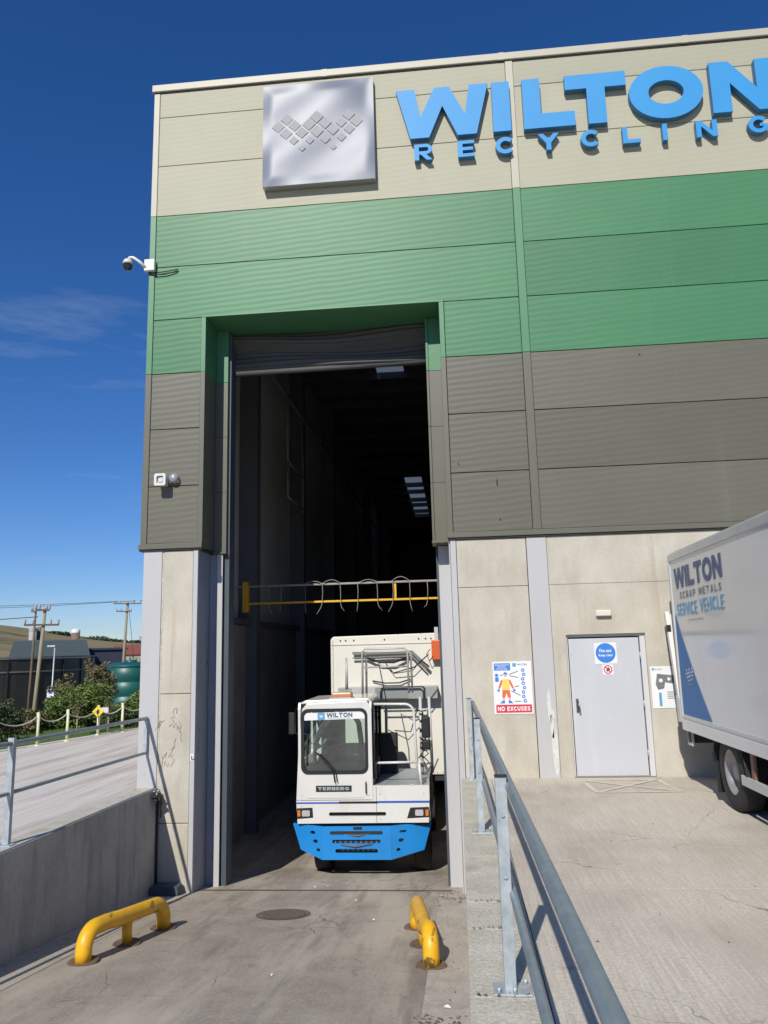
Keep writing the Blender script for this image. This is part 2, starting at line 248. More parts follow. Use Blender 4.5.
    def build(s, name, m, parent=None, bevel=0, seg=2, ang=35):
        me = bpy.data.meshes.new(name); me.from_pydata(s.v, [], s.f)
        for q in (m if isinstance(m, (list, tuple)) else [m]): me.materials.append(q)
        me.polygons.foreach_set('use_smooth', [bool(x) for x in s.sm]); me.polygons.foreach_set('material_index', s.mi); me.update()
        b = bmesh.new(); b.from_mesh(me); bmesh.ops.recalc_face_normals(b, faces=b.faces) if len(b.faces) < 20000 and not getattr(s, 'norecalc', 0) else None; b.to_mesh(me); b.free()
        o = bpy.data.objects.new(name, me); COL.objects.link(o)
        if parent: o.parent = parent
        if bevel:
            md = o.modifiers.new('bevel', 'BEVEL'); md.width = bevel; md.segments = seg; md.limit_method = 'ANGLE'; md.angle_limit = R(ang); md.harden_normals = False
        return o
def tag(o, label=None, cat=None, group=None, kind=None):
    if label: o['label'] = label
    if cat: o['category'] = cat
    if group: o['group'] = group
    if kind: o['kind'] = kind
    return o
def thing(name, label, cat, loc=(0, 0, 0), rz=0, group=None):
    o = bpy.data.objects.new(name, None); COL.objects.link(o); o.location = loc; o.rotation_euler = (0, 0, rz); o.empty_display_size = .2
    return tag(o, label, cat, group)
def rel(o):    # parts are modelled in world numbers: shift mesh into the thing's frame
    M = Matrix.Translation(-o.parent.location) if o.parent else Matrix()
    o.data.transform(M); return o
def P(mb, name, m, parent, **k): return rel(mb.build(name, m, parent, **k))
def copytree(o, parent=None):
    c = o.copy(); COL.objects.link(c); c.parent = parent
    for ch in [q for q in SC.objects if q.parent == o and q != c]: copytree(ch, c)
    return c
def struct(o): o['kind'] = 'structure'; return o
def rrect(x0, x1, z0, z1, r, n=5):
    p = []
    for cx, cz, a0 in ((x1 - r, z1 - r, 0), (x0 + r, z1 - r, 90), (x0 + r, z0 + r, 180), (x1 - r, z0 + r, 270)):
        for i in range(n + 1): a = R(a0 + 90 * i / n); p.append((cx + r * math.cos(a), cz + r * math.sin(a)))
    return p
def circ(cx, cz, r, n=24, rz=None): return [(cx + r * math.cos(2 * math.pi * i / n), cz + (rz or r) * math.sin(2 * math.pi * i / n)) for i in range(n)]
def arcpts(c, r, a0, a1, n, plane='xz', o=0):
    res = []
    for i in range(n + 1):
        a = R(a0 + (a1 - a0) * i / n); p = r * math.cos(a); q = r * math.sin(a)
        res.append((c[0] + p, c[1], c[2] + q) if plane == 'xz' else (c[0], c[1] + p, c[2] + q) if plane == 'yz' else (c[0] + p, c[1] + q, c[2]))
    return res

# ------------------------------------------------------------------ lettering: heavy extended capitals as outlines (height 1)
def ribbon(cl, t):
    Lp = []; Rp = []
    for i, p in enumerate(cl):
        a = cl[max(i - 1, 0)]; b = cl[min(i + 1, len(cl) - 1)]; dx, dz = b[0] - a[0], b[1] - a[1]; l = math.hypot(dx, dz); nx, nz = -dz / l, dx / l
        Lp.append((p[0] + nx * t / 2, p[1] + nz * t / 2)); Rp.append((p[0] - nx * t / 2, p[1] - nz * t / 2))
    return Lp + Rp[::-1]
def glyph(ch, w=1., t=.27):
    h = t / 2; s = t
    def W_(w): return [[(0, 1), (w * .24 - .5 * s, 0), (w * .24 + .55 * s, 0), (w / 2, .62), (w * .76 - .55 * s, 0), (w * .76 + .5 * s, 0), (w, 1), (w - 1.05 * s, 1), (w * .74, .42), (w / 2 + .42 * s, 1), (w / 2 - .42 * s, 1), (w * .26, .42), (1.05 * s, 1)]]
    if ch == 'W': w *= 1.55; return w, [(W_(w)[0], [])]
    if ch == 'I': return s, [([(0, 0), (s, 0), (s, 1), (0, 1)], [])]
    if ch == 'L': w *= .86; return w, [([(0, 0), (w, 0), (w, s * .95), (s, s * .95), (s, 1), (0, 1)], [])]
    if ch == 'T': w *= 1.0; c = w / 2; return w, [([(c - s / 2, 0), (c + s / 2, 0), (c + s / 2, 1 - s * .95), (w, 1 - s * .95), (w, 1), (0, 1), (0, 1 - s * .95), (c - s / 2, 1 - s * .95)], [])]
    if ch == 'O': w *= 1.17; return w, [(circ(w / 2, .5, w / 2, 40, .52), [circ(w / 2, .5, w / 2 - s * 1.02, 32, .52 - s * .95)])]
    if ch == 'N': w *= 1.02; return w, [([(0, 0), (s, 0), (s, 1 - 1.45 * s), (w - s, 0), (w, 0), (w, 1), (w - s, 1), (w - s, 1.45 * s), (s, 1), (0, 1)], [])]
    if ch == 'M': w *= 1.18; return w, [([(0, 0), (s, 0), (s, .62), (w / 2, .1), (w - s, .62), (w - s, 0), (w, 0), (w, 1), (w - s, 1), (w / 2, .45), (s, 1), (0, 1)], [])]
    if ch == 'E': w *= .84; e = s * .82; return w, [([(0, 0), (w, 0), (w, e), (s, e), (s, .5 - e / 2), (w * .92, .5 - e / 2), (w * .92, .5 + e / 2), (s, .5 + e / 2), (s, 1 - e), (w, 1 - e), (w, 1), (0, 1)], [])]
    if ch == 'F': w *= .82; e = s * .85; return w, [([(0, 0), (s, 0), (s, .42 - e / 2), (w * .92, .42 - e / 2), (w * .92, .42 + e / 2), (s, .42 + e / 2), (s, 1 - e), (w, 1 - e), (w, 1), (0, 1)], [])]
    if ch == 'H': w *= .98; return w, [([(0, 0), (s, 0), (s, .5 - h), (w - s, .5 - h), (w - s, 0), (w, 0), (w, 1), (w - s, 1), (w - s, .5 + h), (s, .5 + h), (s, 1), (0, 1)], [])]
    if ch == 'V': w *= 1.08; c = w / 2; return w, [([(c - .55 * s, 0), (c + .55 * s, 0), (w, 1), (w - 1.1 * s, 1), (c, .38), (1.1 * s, 1), (0, 1)], [])]
    if ch == 'Y': w *= 1.05; c = w / 2; return w, [([(c - h, 0), (c + h, 0), (c + h, .42), (w, 1), (w - 1.15 * s, 1), (c, .68), (1.15 * s, 1), (0, 1), (c - h, .42)], [])]
    if ch == 'X': w *= 1.05; c = w / 2; g = s * .62; return w, [([(0, 0), (1.15 * s, 0), (c, .5 - g), (w - 1.15 * s, 0), (w, 0), (c + g, .5), (w, 1), (w - 1.15 * s, 1), (c, .5 + g), (1.15 * s, 1), (0, 1), (c - g, .5)], [])]
    if ch == 'A': w *= 1.1; c = w / 2; return w, [([(0, 0), (1.05 * s, 0), (1.05 * s + .1, .2), (w - 1.05 * s - .1, .2), (w - 1.05 * s, 0), (w, 0), (c + .55 * s, 1), (c - .55 * s, 1)], [[(c - .16, .36), (c + .16, .36), (c, .72)]])]
    if ch in 'RPB':
        w *= .92; zb = .36 if ch != 'B' else .5; rr = (1 - zb) / 2; e = s * .8
        bow = [(w - rr + rr * math.cos(R(a)), 1 - rr + rr * math.sin(R(a))) for a in range(90, -91, -15)]
        hol = [(w - rr + max(.03, rr - e) * math.cos(R(a)), 1 - rr + max(.03, rr - e) * math.sin(R(a))) for a in range(-90, 91, 15)]
        hole = [(s, zb + e)] + hol + [(s, 1 - e)]
        if ch == 'P': return w, [([(0, 0), (0, 1)] + bow + [(s, zb), (s, 0)], [hole])]
        if ch == 'R': return w, [([(0, 0), (0, 1)] + bow + [(w * .66, zb), (w, 0), (w - 1.2 * s, 0), (s * 1.35, zb), (s, zb), (s, 0)], [hole])]
        r2 = .27; b2 = [(w - r2 + r2 * math.cos(R(a)), r2 + r2 * math.sin(R(a))) for a in range(75, -91, -15)]
        return w, [([(0, 0), (0, 1)] + bow[:-1] + b2, [[(s, .5 + e * .4)] + [(p[0], max(p[1], .5 + e * .4)) for p in hol] + [(s, 1 - e)], [(s, e), (w - r2, e), (w - r2 + .08, r2), (w - r2, .5 - e * .5), (s, .5 - e * .5)]])]
    rx = w * .5 - h; rz = .5 - h * .9
    if ch == 'C': return w, [(ribbon([(w / 2 + rx * math.cos(R(a)), .5 + rz * math.sin(R(a))) for a in range(42, 319, 12)], t), [])]
    if ch == 'G': return w, [(ribbon([(w / 2 + rx * math.cos(R(a)), .5 + rz * math.sin(R(a))) for a in range(42, 331, 12)] + [(w - h, .34), (w - h, .5)], t * .95), []), ([(w * .55, .38), (w - t * .98, .38), (w - t * .98, .56), (w * .55, .56)], [])]
    if ch == 'U': return w, [(ribbon([(h, 1), (h, .6), (h, .42)] + [(w / 2 - rx * math.cos(R(a)), .40 - (.40 - h) * math.sin(R(a))) for a in range(15, 166, 15)] + [(w - h, .42), (w - h, .6), (w - h, 1)], t), [])]
    if ch == 'S':
        cl = [(w * .86, .80), (w * .72, .88), (w * .5, 1 - h), (w * .27, .86), (w * .17, .74), (w * .25, .60), (w * .5, .51), (w * .76, .42), (w * .84, .28), (w * .73, .14), (w * .5, h), (w * .26, .12), (w * .12, .21)]
        return w, [(ribbon(cl, t * .85), [])]
    if ch == 'K': w *= 1.0; return w, [([(0, 0), (s, 0), (s, .34), (s * 1.3, .42), (w - 1.15 * s, 0), (w, 0), (w * .55, .62), (w, 1), (w - 1.15 * s, 1), (s, .60), (s, 1), (0, 1)], [])]
    return .5 * w, []
def word(mb, txt, O, ux, uz, H, width=None, th=.002, t=.27, w=1., gap=.14, lean=0):
    sizes = [glyph(c, w, t)[0] for c in txt]; tot = sum(sizes) + gap * (len(txt) - 1); sx = (width / tot) if width else H; x = 0
    ux = Vector(ux); uz = Vector(uz); O = Vector(O)
    for c, s_ in zip(txt, sizes):
        for outer, holes in glyph(c, w, t)[1]:
            f = lambda p: ((x + p[0]) * sx, p[1] * H)
            mb.poly([f(p) for p in outer], [[f(p) for p in hh] for hh in holes], O, ux, uz, th)
        x += s_ + gap
    return mb
def small_text(txt, O, H, width, m, parent, name='lettering', ux='x', off=.012):
    cu = bpy.data.curves.new('txt', 'FONT'); cu.body = txt; cu.size = 1; cu.extrude = 0; cu.offset = off; cu.align_x = 'LEFT'; ob = bpy.data.objects.new('txt', cu); COL.objects.link(ob)
    dg = bpy.context.evaluated_depsgraph_get(); dg.update(); me = bpy.data.meshes.new_from_object(ob.evaluated_get(dg)); bpy.data.objects.remove(ob)
    xs = [v.co.x for v in me.vertices]; ys = [v.co.y for v in me.vertices]; x0, x1, y0, y1 = min(xs), max(xs), min(ys), max(ys)
    for v in me.vertices:
        a = (v.co.x - x0) / (x1 - x0) * width; b = (v.co.y - y0) / (y1 - y0) * H
        v.co = (O[0] + a, O[1], O[2] + b) if ux == 'x' else (O[0], O[1] - a, O[2] + b)
    me.materials.clear(); me.materials.append(m); o = bpy.data.objects.new(name, me); COL.objects.link(o)
    if parent: o.parent = parent; rel(o)
    return o
X = (1, 0, 0); Z = (0, 0, 1); NY = (0, -1, 0)

# ------------------------------------------------------------------ ground, ramp, yards
def sstep(a, b, x): t = max(0, min(1, (x - a) / (b - a))); return t * t * (3 - 2 * t)
def gh(x, y):
    dx, dy = x - 5.2, y + 12.1; r = math.hypot(dx, dy); az = math.degrees(math.atan2(dx, dy))
    z = -.22
    if y > -14 and x > -6.6 and x < 34 and y < 64: return -2.9
    z -= 2.9 * sstep(30, 42, r)
    if r > 110:
        rise = sstep(110, 330, r)
        top = 15.5 - 9 * sstep(-40, -16, az) if az < 0 and az > -120 else 6
        bumps = 1.2 * math.sin(x * .03 + 1) + .9 * math.sin(y * .021 + x * .017) + .5 * math.sin(x * .11)
        z += rise * (top + bumps + 2.9)
    return z
g = MB(); xs = sorted(set([-1500, -1000, -700, -500, -420, -360] + list(range(-320, 41, 10)) + [-6.7, -6.6, 34, 34.1] + [60, 100, 200, 400, 800, 1500])); ys = sorted(set([-1000, -500, -200, -100, -60, -30, -14.1, -14] + list(range(-10, 361, 10)) + [64.1, 64] + [420, 500, 700, 1000, 1600]))
for y in ys:
    for x in xs: g.v.append((x, y, gh(x, y)))
nx = len(xs)
for j in range(len(ys) - 1):
    for i in range(nx - 1): g.f.append((j * nx + i, j * nx + i + 1, (j + 1) * nx + i + 1, (j + 1) * nx + i)); g.sm.append(1); g.mi.append(0)
g.norecalc = 1
struct(g.build('ground', FIELD))
def edge_x(y): return -5.09 + .267 * (y - 6.15) - .28      # yard edge along the rope posts
def zl(y): return -.12 - .0167 * min(y, 0)
g = MB()                                                    # left yard
ysl = [-30, -20, -12, -6, 0]; 
for a, b in zip(ysl[:-1], ysl[1:]): g.quad((edge_x(a), a, zl(a)), (.1, a, zl(a)), (.1, b, zl(b)), (edge_x(b), b, zl(b)))
g.quad((edge_x(0), 0, -.12), (-.004, 0, -.12), (-.004, 25, -.12), (edge_x(25), 25, -.12))
g.quad((edge_x(-30), -30, zl(-30)), (edge_x(0), 0, -.12), (edge_x(0), 0, -1.2), (edge_x(-30), -30, -1.2)); g.quad((edge_x(0), 0, -.12), (edge_x(25), 25, -.12), (edge_x(25), 25, -1.2), (edge_x(0), 0, -1.2))
g.norecalc = 1; struct(g.build('left_yard', YARDL))
g = MB()                                                    # lawn beyond the posts, a grid that follows the yard edge
for y0 in range(-14, 30, 2):
    for k in range(4):
        def q(yy, kk): x = edge_x(yy) - .02 - kk * 2.2; return (x, yy, -.15 + .03 * math.sin(x * 1.3 + yy) - (.0 if kk < 5 else .1))
        g.quad(q(y0, k + 1), q(y0, k), q(y0 + 2, k), q(y0 + 2, k + 1)); g.sm[-1] = 1
g.norecalc = 1; struct(g.build('lawn', GRASS))
g = MB()                                                    # right yard in cast bays with joints
for (y0, y1) in ((-30, -11.5), (-11.497, -5.336), (-5.324, -.006)):
    for (x0, x1) in ((5.618, 13.0), (13.006, 34)): g.box(x0, x1, y0, y1, -.3, 0)
struct(g.build('right_yard', YARD))
g = MB(); g.quad((5.6, -30, -.02), (34, -30, -.02), (34, -.003, -.02), (5.6, -.003, -.02)); struct(g.build('yard_joint_filler', JOINT))
def zr(y): return -1.63 - .13 * y if y > -12.54 else 0
g = MB()
yy = [-30, -12.54] + [-12 + i for i in range(13)] + [.0]
yy = sorted(set(yy))
for a, b in zip(yy[:-1], yy[1:]): g.quad((.95, a, zr(a)), (4.77, a, zr(a)), (4.77, b, zr(b)), (.95, b, zr(b)))
g.norecalc = 1; struct(g.build('ramp', RAMPM))
g = MB()
for x0, x1 in ((.38, .948), (4.772, 5.19)):
    for a, b in zip(yy[:-1], yy[1:]): g.quad((x0, a, zr(a) + .004), (x1, a, zr(a) + .004), (x1, b, zr(b) + .004), (x0, b, zr(b) + .004))
g.norecalc = 1; struct(g.build('ramp_edge_strip', RAMPE))
g = MB()                                                    # floor inside: the fall runs on to y = 2.6 and then levels
g.quad((.1, 0, -1.63), (5.4, 0, -1.63), (5.4, 2.6, -1.968), (.1, 2.6, -1.968)); g.quad((.1, 2.6, -1.968), (27.8, 2.6, -1.968), (27.8, 60, -1.968), (.1, 60, -1.968))
g.norecalc = 1; struct(g.build('hall_floor', RAMPM))
g = MB(); g.quad((1.0, .22, -1.652), (4.95, .22, -1.652), (4.95, .30, -1.662), (1.0, .30, -1.662)); g.norecalc = 1; struct(g.build('threshold_strip', THRESH))
# hazard box painted before the door
g = MB(); A = (6.92, -.26); B = (8.0, -.22); Cc = (8.07, -1.18); D = (6.98, -1.2)
def ln(p, q, w=.075, z=.004):
    p = Vector((*p, z)); q = Vector((*q, z)); d = (q - p).normalized(); n = Vector((-d.y, d.x, 0)) * w / 2; g.quad(p - n, q - n, q + n, p + n)
ln(A, B); ln(B, Cc, z=.0045); ln((8.1, -1.18), (6.94, -1.2), z=.005); ln(D, A, z=.0055); ln(A, Cc, .07, z=.006); ln(B, D, .07, z=.0065); g.norecalc = 1
struct(g.build('hazard_marking', MARK))

# retaining walls
t = thing('retaining_wall', 'dark grey concrete wall falling in shade along the left edge of the ramp', 'retaining wall', (.25, -6, -1))
g = MB(); ysw = [-16, -12.5, -8.6, -4.3, -.004]
for a, b in zip(ysw[:-1], ysw[1:]):
    n = len(g.v); g.v += [(.1, a + .004, -2.2), (.4, a + .004, -2.2), (.4, b - .004, -2.2), (.1, b - .004, -2.2), (.1, a + .004, zl(a) + .03), (.4, a + .004, zl(a) + .03), (.4, b - .004, zl(b) + .03), (.1, b - .004, zl(b) + .03)]
    for q in ((3, 2, 1, 0), (4, 5, 6, 7), (0, 1, 5, 4), (1, 2, 6, 5), (2, 3, 7, 6), (3, 0, 4, 7)): g.f.append(tuple(n + i for i in q)); g.sm.append(0); g.mi.append(0)
P(g, 'wall_panel', WALLC, t, bevel=.012)
g = MB(); g.norecalc = 1
for a, b in zip(ysw[:-1], ysw[1:]): g.quad((.1, a, zl(a) + .034), (.395, a, zl(a) + .034), (.395, b, zl(b) + .034), (.1, b, zl(b) + .034))
P(g, 'wall_top', PLINTH, t)
t = thing('retaining_wall', 'pale concrete plinth edging the ramp under the right hand galvanised rail', 'retaining wall', (5.4, -6, -1))
g = MB(); segs = [-16, -11, -7.35, -6.28, -5.7, -.006]
for a, b in zip(segs[:-1], segs[1:]): g.box(5.17, 5.612, a + .003, b - .003, -2.2, .004)
P(g, 'wall_panel', PLINTH, t, bevel=.006)

# ------------------------------------------------------------------ warehouse
wh = thing('warehouse', 'tall warehouse with beige, green and grey cladding bands over concrete and an open doorway', 'building', (0, 0, 0))
BW = 28.0; BD = 60.0; TOP = 12.3
zb = [3.79] + [4.77 + i for i in range(8)] + [12.28]
def band(z): return BEIGE if z >= 9.7 else GREEN if z >= 6.7 else GREY
def bandt(z): return BEIGET if z >= 9.7 else GREENT if z >= 6.7 else GREYT
g0 = .006
for k in range(9):
    z0, z1 = zb[k], zb[k + 1]; mm = band((z0 + z1) / 2)
    if z1 < 7.8: spans = [(.10, .965), (5.20, 6.46), (6.60, 12.98), (13.12, 19.5), (19.64, BW - .1)]
    else: spans = [(.10, 6.46), (6.60, 12.98), (13.12, 19.5), (19.64, BW - .1)]
    for x0, x1 in spans: P(MB().box(x0, x1, 0, .075, z0 + g0, z1 - g0), 'cladding_panel', mm, wh, bevel=.004, seg=1)
g = MB(); g.box(.02, 1.04, .08, .14, 3.75, 12.25); g.box(1.04, 5.12, .08, .14, 7.80, 12.25); g.box(5.12, BW, .08, .14, 3.75, 12.25); P(g, 'backing_sheet', JOINT, wh)
# panel joint cover strips
for xc in (6.53, 13.05, 19.57):
    for z0, z1, mm in ((3.79, 6.77, GREYT), (6.77, 9.77, GREENT), (9.77, 12.27, BEIGET)):
        P(MB().box(xc - .065, xc + .065, -.028, .074, z0 + .002, z1 - .002), 'joint_cover_strip', mm, wh, bevel=.006)
for z0, z1, mm in ((3.79, 6.77, GREYT), (6.77, 9.77, GREENT), (9.77, 12.27, BEIGET)):
    P(MB().box(-.012, .095, -.014, .3, z0 + .002, z1 - .002), 'corner_flashing', mm, wh, bevel=.006)
    P(MB().box(-.006, .06, .304, BD, z0 + .002, z1 - .002), 'side_cladding', bandt((z0 + z1) / 2), wh)
P(MB().box(-.05, BW + .05, -.045, .35, 12.30, 12.44), 'coping', BEIGET, wh, bevel=.01)
P(MB().box(-.01, BW, -.012, .1, 12.272, 12.296), 'coping_drip', JOINT, wh)
for xj in (3.2, 6.4, 9.6, 12.8): P(MB().box(xj - .05, xj + .05, -.047, .352, 12.298, 12.4415), 'coping_joint', BEIGET, wh)
# bottom drip flashing
g = MB(); g.box(-.03, 1.055, -.05, .12, 3.70, 3.786); P(g, 'drip_flashing', GREYT, wh, bevel=.006)
g = MB(); g.box(5.10, BW, -.05, .12, 3.70, 3.786); P(g, 'drip_flashing', GREYT, wh, bevel=.006)
P(MB().box(-.02, 1.05, -.03, .6, 3.672, 3.697), 'soffit_sheet', BLKG, wh); P(MB().box(5.12, BW, -.03, .12, 3.672, 3.697), 'soffit_sheet', BLKG, wh)
# door opening trims and deep reveals
for z0, z1, mm in ((3.79, 6.77, GREYT), (6.77, 7.768, GREENT)):
    P(MB().box(.968, 1.05, -.016, .03, z0, z1 - .002), 'opening_trim', mm, wh, bevel=.004); P(MB().box(5.11, 5.192, -.016, .03, z0, z1 - .002), 'opening_trim', mm, wh, bevel=.004)
    P(MB().box(1.0, 1.048, .032, .62, z0 - (.08 if z0 < 5 else 0), z1 - .002), 'reveal_sheet', mm, wh); P(MB().box(5.112, 5.16, .032, .62, z0 - (.08 if z0 < 5 else 0), z1 - .002), 'reveal_sheet', mm, wh)
P(MB().box(.968, 5.192, -.02, .03, 7.766, 7.80), 'opening_trim', GREENT, wh, bevel=.004)
P(MB().box(1.0, 5.16, .032, .95, 7.772, 7.80), 'head_soffit', GREENT, wh)
# inner jamb returns
for z0, z1, mm in ((3.70, 4.75, GREYT), (4.754, 5.75, GREYT), (5.754, 6.77, GREYT), (6.774, 7.768, GREENT)):
    P(MB().box(1.052, 1.27, .60, .66, z0, z1), 'jamb_return', mm, wh, bevel=.004); 
    P(MB().box(4.86, 5.108, .60, .66, z0, z1), 'jamb_return', mm, wh, bevel=.004)
    P(MB().box(4.845, 4.885, .57, .70, z0, z1 - .003), 'jamb_edge_trim', mm, wh, bevel=.004)
P(MB().box(1.052, 1.28, .56, .70, 3.665, 3.697), 'jamb_drip', GREYT, wh); P(MB().box(4.845, 5.15, .2, .70, 3.665, 3.697), 'jamb_drip', GREYT, wh)
# columns and precast panels
P(MB().box(.055, .372, -.004, .10, -2.1, 3.67), 'steel_column', COLUMN, wh, bevel=.006)
P(MB().box(.375, .40, .012, .10, -2.1, 3.67), 'sealant_joint', PLINTH, wh)
g = MB(); zz = [-2.1, -.62, 1.35, 3.67]
for a, b in zip(zz[:-1], zz[1:]): g.box(.402, .905, .0, .18, a + .004, b - .004)
P(g, 'concrete_panel', PRECAST, wh, bevel=.012)
P(MB().box(.91, .985, -.008, .05, -2.1, 3.67), 'column_flange', COLUMN, wh, bevel=.004)
P(MB().box(.91, .98, .052, .66, -2.1, 3.67), 'column_web', COLUMN_SHADE, wh)  # recess faces use the shade-darkened column colour
P(MB().box(.985, 1.13, .63, .66, -2.1, 3.655), 'column_web', COLUMN_SHADE, wh)
P(MB().box(1.12, 1.215, .595, .625, -2.1, 3.655), 'guard_angle', COLUMN, wh, bevel=.004)
P(MB().box(4.93, 5.132, .60, .66, -2.1, 3.66), 'steel_column', COLUMN, wh, bevel=.006)
P(MB().box(5.115, 5.132, .06, .598, -2.1, 3.66), 'column_web', COLUMN, wh)
P(MB().box(5.138, 5.228, -.004, .06, -2.1, 3.67), 'column_flange', COLUMN, wh, bevel=.004)
def cpanels(x0, x1, doorhole=False):
    g = MB(); zz = [-2.1, -.012, 2.9, 3.67] if not doorhole else [-2.1, -.012]
    for a, b in zip(zz[:-1], zz[1:]): g.box(x0, x1, 0, .18, a + .003, b - .003)
    if doorhole:
        g.box(x0, 6.865, 0, .18, -.009, 2.9); g.box(8.06, x1, 0, .18, -.009, 2.9); g.box(6.865, 8.06, 0, .18, 2.12, 2.9); g.box(x0, x1, 0, .18, 2.906, 3.667)
    return P(g, 'concrete_panel', PRECAST, wh, bevel=.008 if not doorhole else 0)
cpanels(5.236, 6.335); cpanels(6.66, 12.8, True); cpanels(13.12, 19.3); cpanels(19.62, BW)
for xc in (6.5, 12.96, 19.46): P(MB().box(xc - .155, xc + .155, -.006, .10, -2.1, 3.67), 'steel_column', COLUMN, wh, bevel=.006)
P(MB().box(.062, .1, .10, BD, -2.1, 3.67), 'side_wall', PRECAST, wh)
P(MB().box(BW - .1, BW, .15, BD, -2.1, TOP), 'side_wall', INW, wh); P(MB().box(.1, BW, BD - .2, BD, -2.1, TOP), 'rear_wall', INW, wh)
# roof with two strips of rooflights left open for translucent sheets
hx = [(2.75, 3.72, 12.7, 14.05), (2.55, 3.55, 30.2, 43.3)]
zrf = 11.62
g = MB(); ycur = .15
for (x0, x1, y0, y1) in hx: g.box(.07, BW - .02, ycur, y0, zrf, zrf + .08); g.box(.07, x0, y0, y1, zrf, zrf + .08); g.box(x1, BW - .02, y0, y1, zrf, zrf + .08); ycur = y1
g.box(.07, BW - .02, ycur, BD - .2, zrf, zrf + .08); P(g, 'roof_deck', ROOFS, wh)
for (x0, x1, y0, y1) in hx: P(MB().box(x0, x1, y0, y1, zrf + .09, zrf + .10), 'rooflight', TRANSL, wh)
for y in [2, 3.6, 5.2, 6.8, 8.4, 10, 11.6, 13.3, 14.8, 16.4, 18.5, 21, 23.5, 26, 28.5, 31.6, 33.6, 36.2, 38, 40.4, 42.2, 45, 48, 52, 56]: P(MB().box(.15, 20, y, y + .14, zrf - .26, zrf - .01), 'purlin', INS, wh)
# interior left wall: lining sheets, columns, blockwork base, conduit
g = MB(); 
for a in range(0, 58, 5): g.box(.105, .16, 1.0 + a + .01, 1.0 + a + 4.99, 2.6, 11.6)
P(g, 'wall_lining', INW, wh); P(MB().box(.105, .34, 1.0, BD - .3, -2.1, 2.58), 'blockwork_base', INC, wh)
for a in (5.2, 10.8, 16.8, 23, 30, 38, 47): P(MB().box(.165, .60, a, a + .32, -2.1, 11.5), 'portal_column', INS, wh)
P(MB().tube([(.62, 1.2, 9.2), (.62, 56, 9.2)], .06, 8), 'wall_pipe', INS, wh); P(MB().box(.345, .48, 1.0, 55, 2.6, 2.72), 'wall_rail', INS, wh)
g = MB()
for p in ([(.7, 8.1, 9.2), (.7, 8.1, 6.9)], [(.7, 10.2, 9.0), (.7, 10.2, 6.1)], [(.7, 8.1, 7.2), (.7, 10.2, 7.2)], [(.7, 8.1, 6.2), (.7, 10.2, 6.2)], [(.7, 8.1, 7.2), (.7, 8.1, 6.2)]): g.tube(p, .03, 6)
P(g, 'wall_conduit', HOSE, wh)
P(MB().box(5.4, 5.5, .7, 12, -2.1, 11.6), 'side_wall', INS, wh)
# roller shutter drawn up
g = MB(); x0, x1 = 1.27, 4.85
zs = 7.03; n = 11
prof = []
for i in range(n * 6 + 1):
    z = zs + i / (n * 6) * .95; prof.append((.86 + .013 * math.sin(i / 6 * 2 * math.pi) + (.05 * math.sin(z * 13)), z))
k = 24
for i in range(k + 1):
    x = x0 + (x1 - x0) * i / k
    for j, (y, z) in enumerate(prof): g.v.append((x, y + .035 * math.sin(x * 1.7 + z * 6), z + .045 * math.sin(x * 1.6 + 1 + z * 4) * min(1, (z - zs) * 4)))
m_ = len(prof)
for i in range(k):
    for j in range(m_ - 1): g.f.append((i * m_ + j, (i + 1) * m_ + j, (i + 1) * m_ + j + 1, i * m_ + j + 1)); g.sm.append(1); g.mi.append(0)
sh = P(g, 'roller_shutter', SHUT, wh)
P(MB().tube([(x0, .86, 7.03), (x1, .86, 7.03)], .055, 10), 'bottom_rail', SHUT, sh) if False else None
o = MB().tube([(x0, .87, 7.02), (3, .86, 7.035), (x1, .87, 7.05)], .05, 10).build('bottom_rail', SHUT, sh)
P(MB().box(1.1, 5.1, 1.0, 1.7, 7.5, 8.3), 'shutter_barrel_box', INS, wh)
P(MB().box(1.222, 1.31, .67, .97, -2.1, 7.75), 'shutter_guide', GUIDE, wh); P(MB().box(4.89, 4.95, .70, .97, -2.1, 7.75), 'shutter_guide', GUIDE, wh)
P(MB().box(.1, 1.2, .98, 1.05, -2.1, 11.6), 'inner_front_lining', INW, wh); P(MB().box(5.0, 5.4, .98, 1.05, -2.1, 11.6), 'inner_front_lining', INW, wh); P(MB().box(1.2, 5.0, 1.72, 1.76, 8.0, 11.6), 'inner_front_lining', INW, wh)
# personnel door
dr = P(MB().box(6.905, 7.965, .055, .10, .012, 2.055), 'door', DOORM, wh, bevel=.004)
P(MB().box(7.98, 8.058, .03, .12, .0, 2.075), 'door_frame', FRAMEM, wh, bevel=.003); P(MB().box(6.868, 6.892, .05, .12, .0, 2.075), 'door_frame', FRAMEM, wh, bevel=.003)
P(MB().box(6.868, 8.058, .05, .12, 2.078, 2.117), 'door_frame', FRAMEM, wh, bevel=.003)
P(MB().box(6.87, 8.055, .02, .10, .0, .01), 'door_sill', INC, wh)
h = MB(); h.box(6.96, 6.995, .035, .054, .95, 1.15); h.tube([(6.975, .05, 1.06), (6.975, .0, 1.06), (6.995, -.012, 1.05), (7.0, -.012, .96)], .013, 8); h.tube([(6.975, .036, 1.13), (6.975, .01, 1.13)], .02, 10)
o = h.build('handle', mat('brushed_dark_alloy', (.20, .20, .20), .35, .9), dr); 
for z in (.28, 1.0, 1.72): MB().tube([(7.973, .035, z), (7.973, .035, z + .11)], .012, 8).build('hinge', GALV, dr)
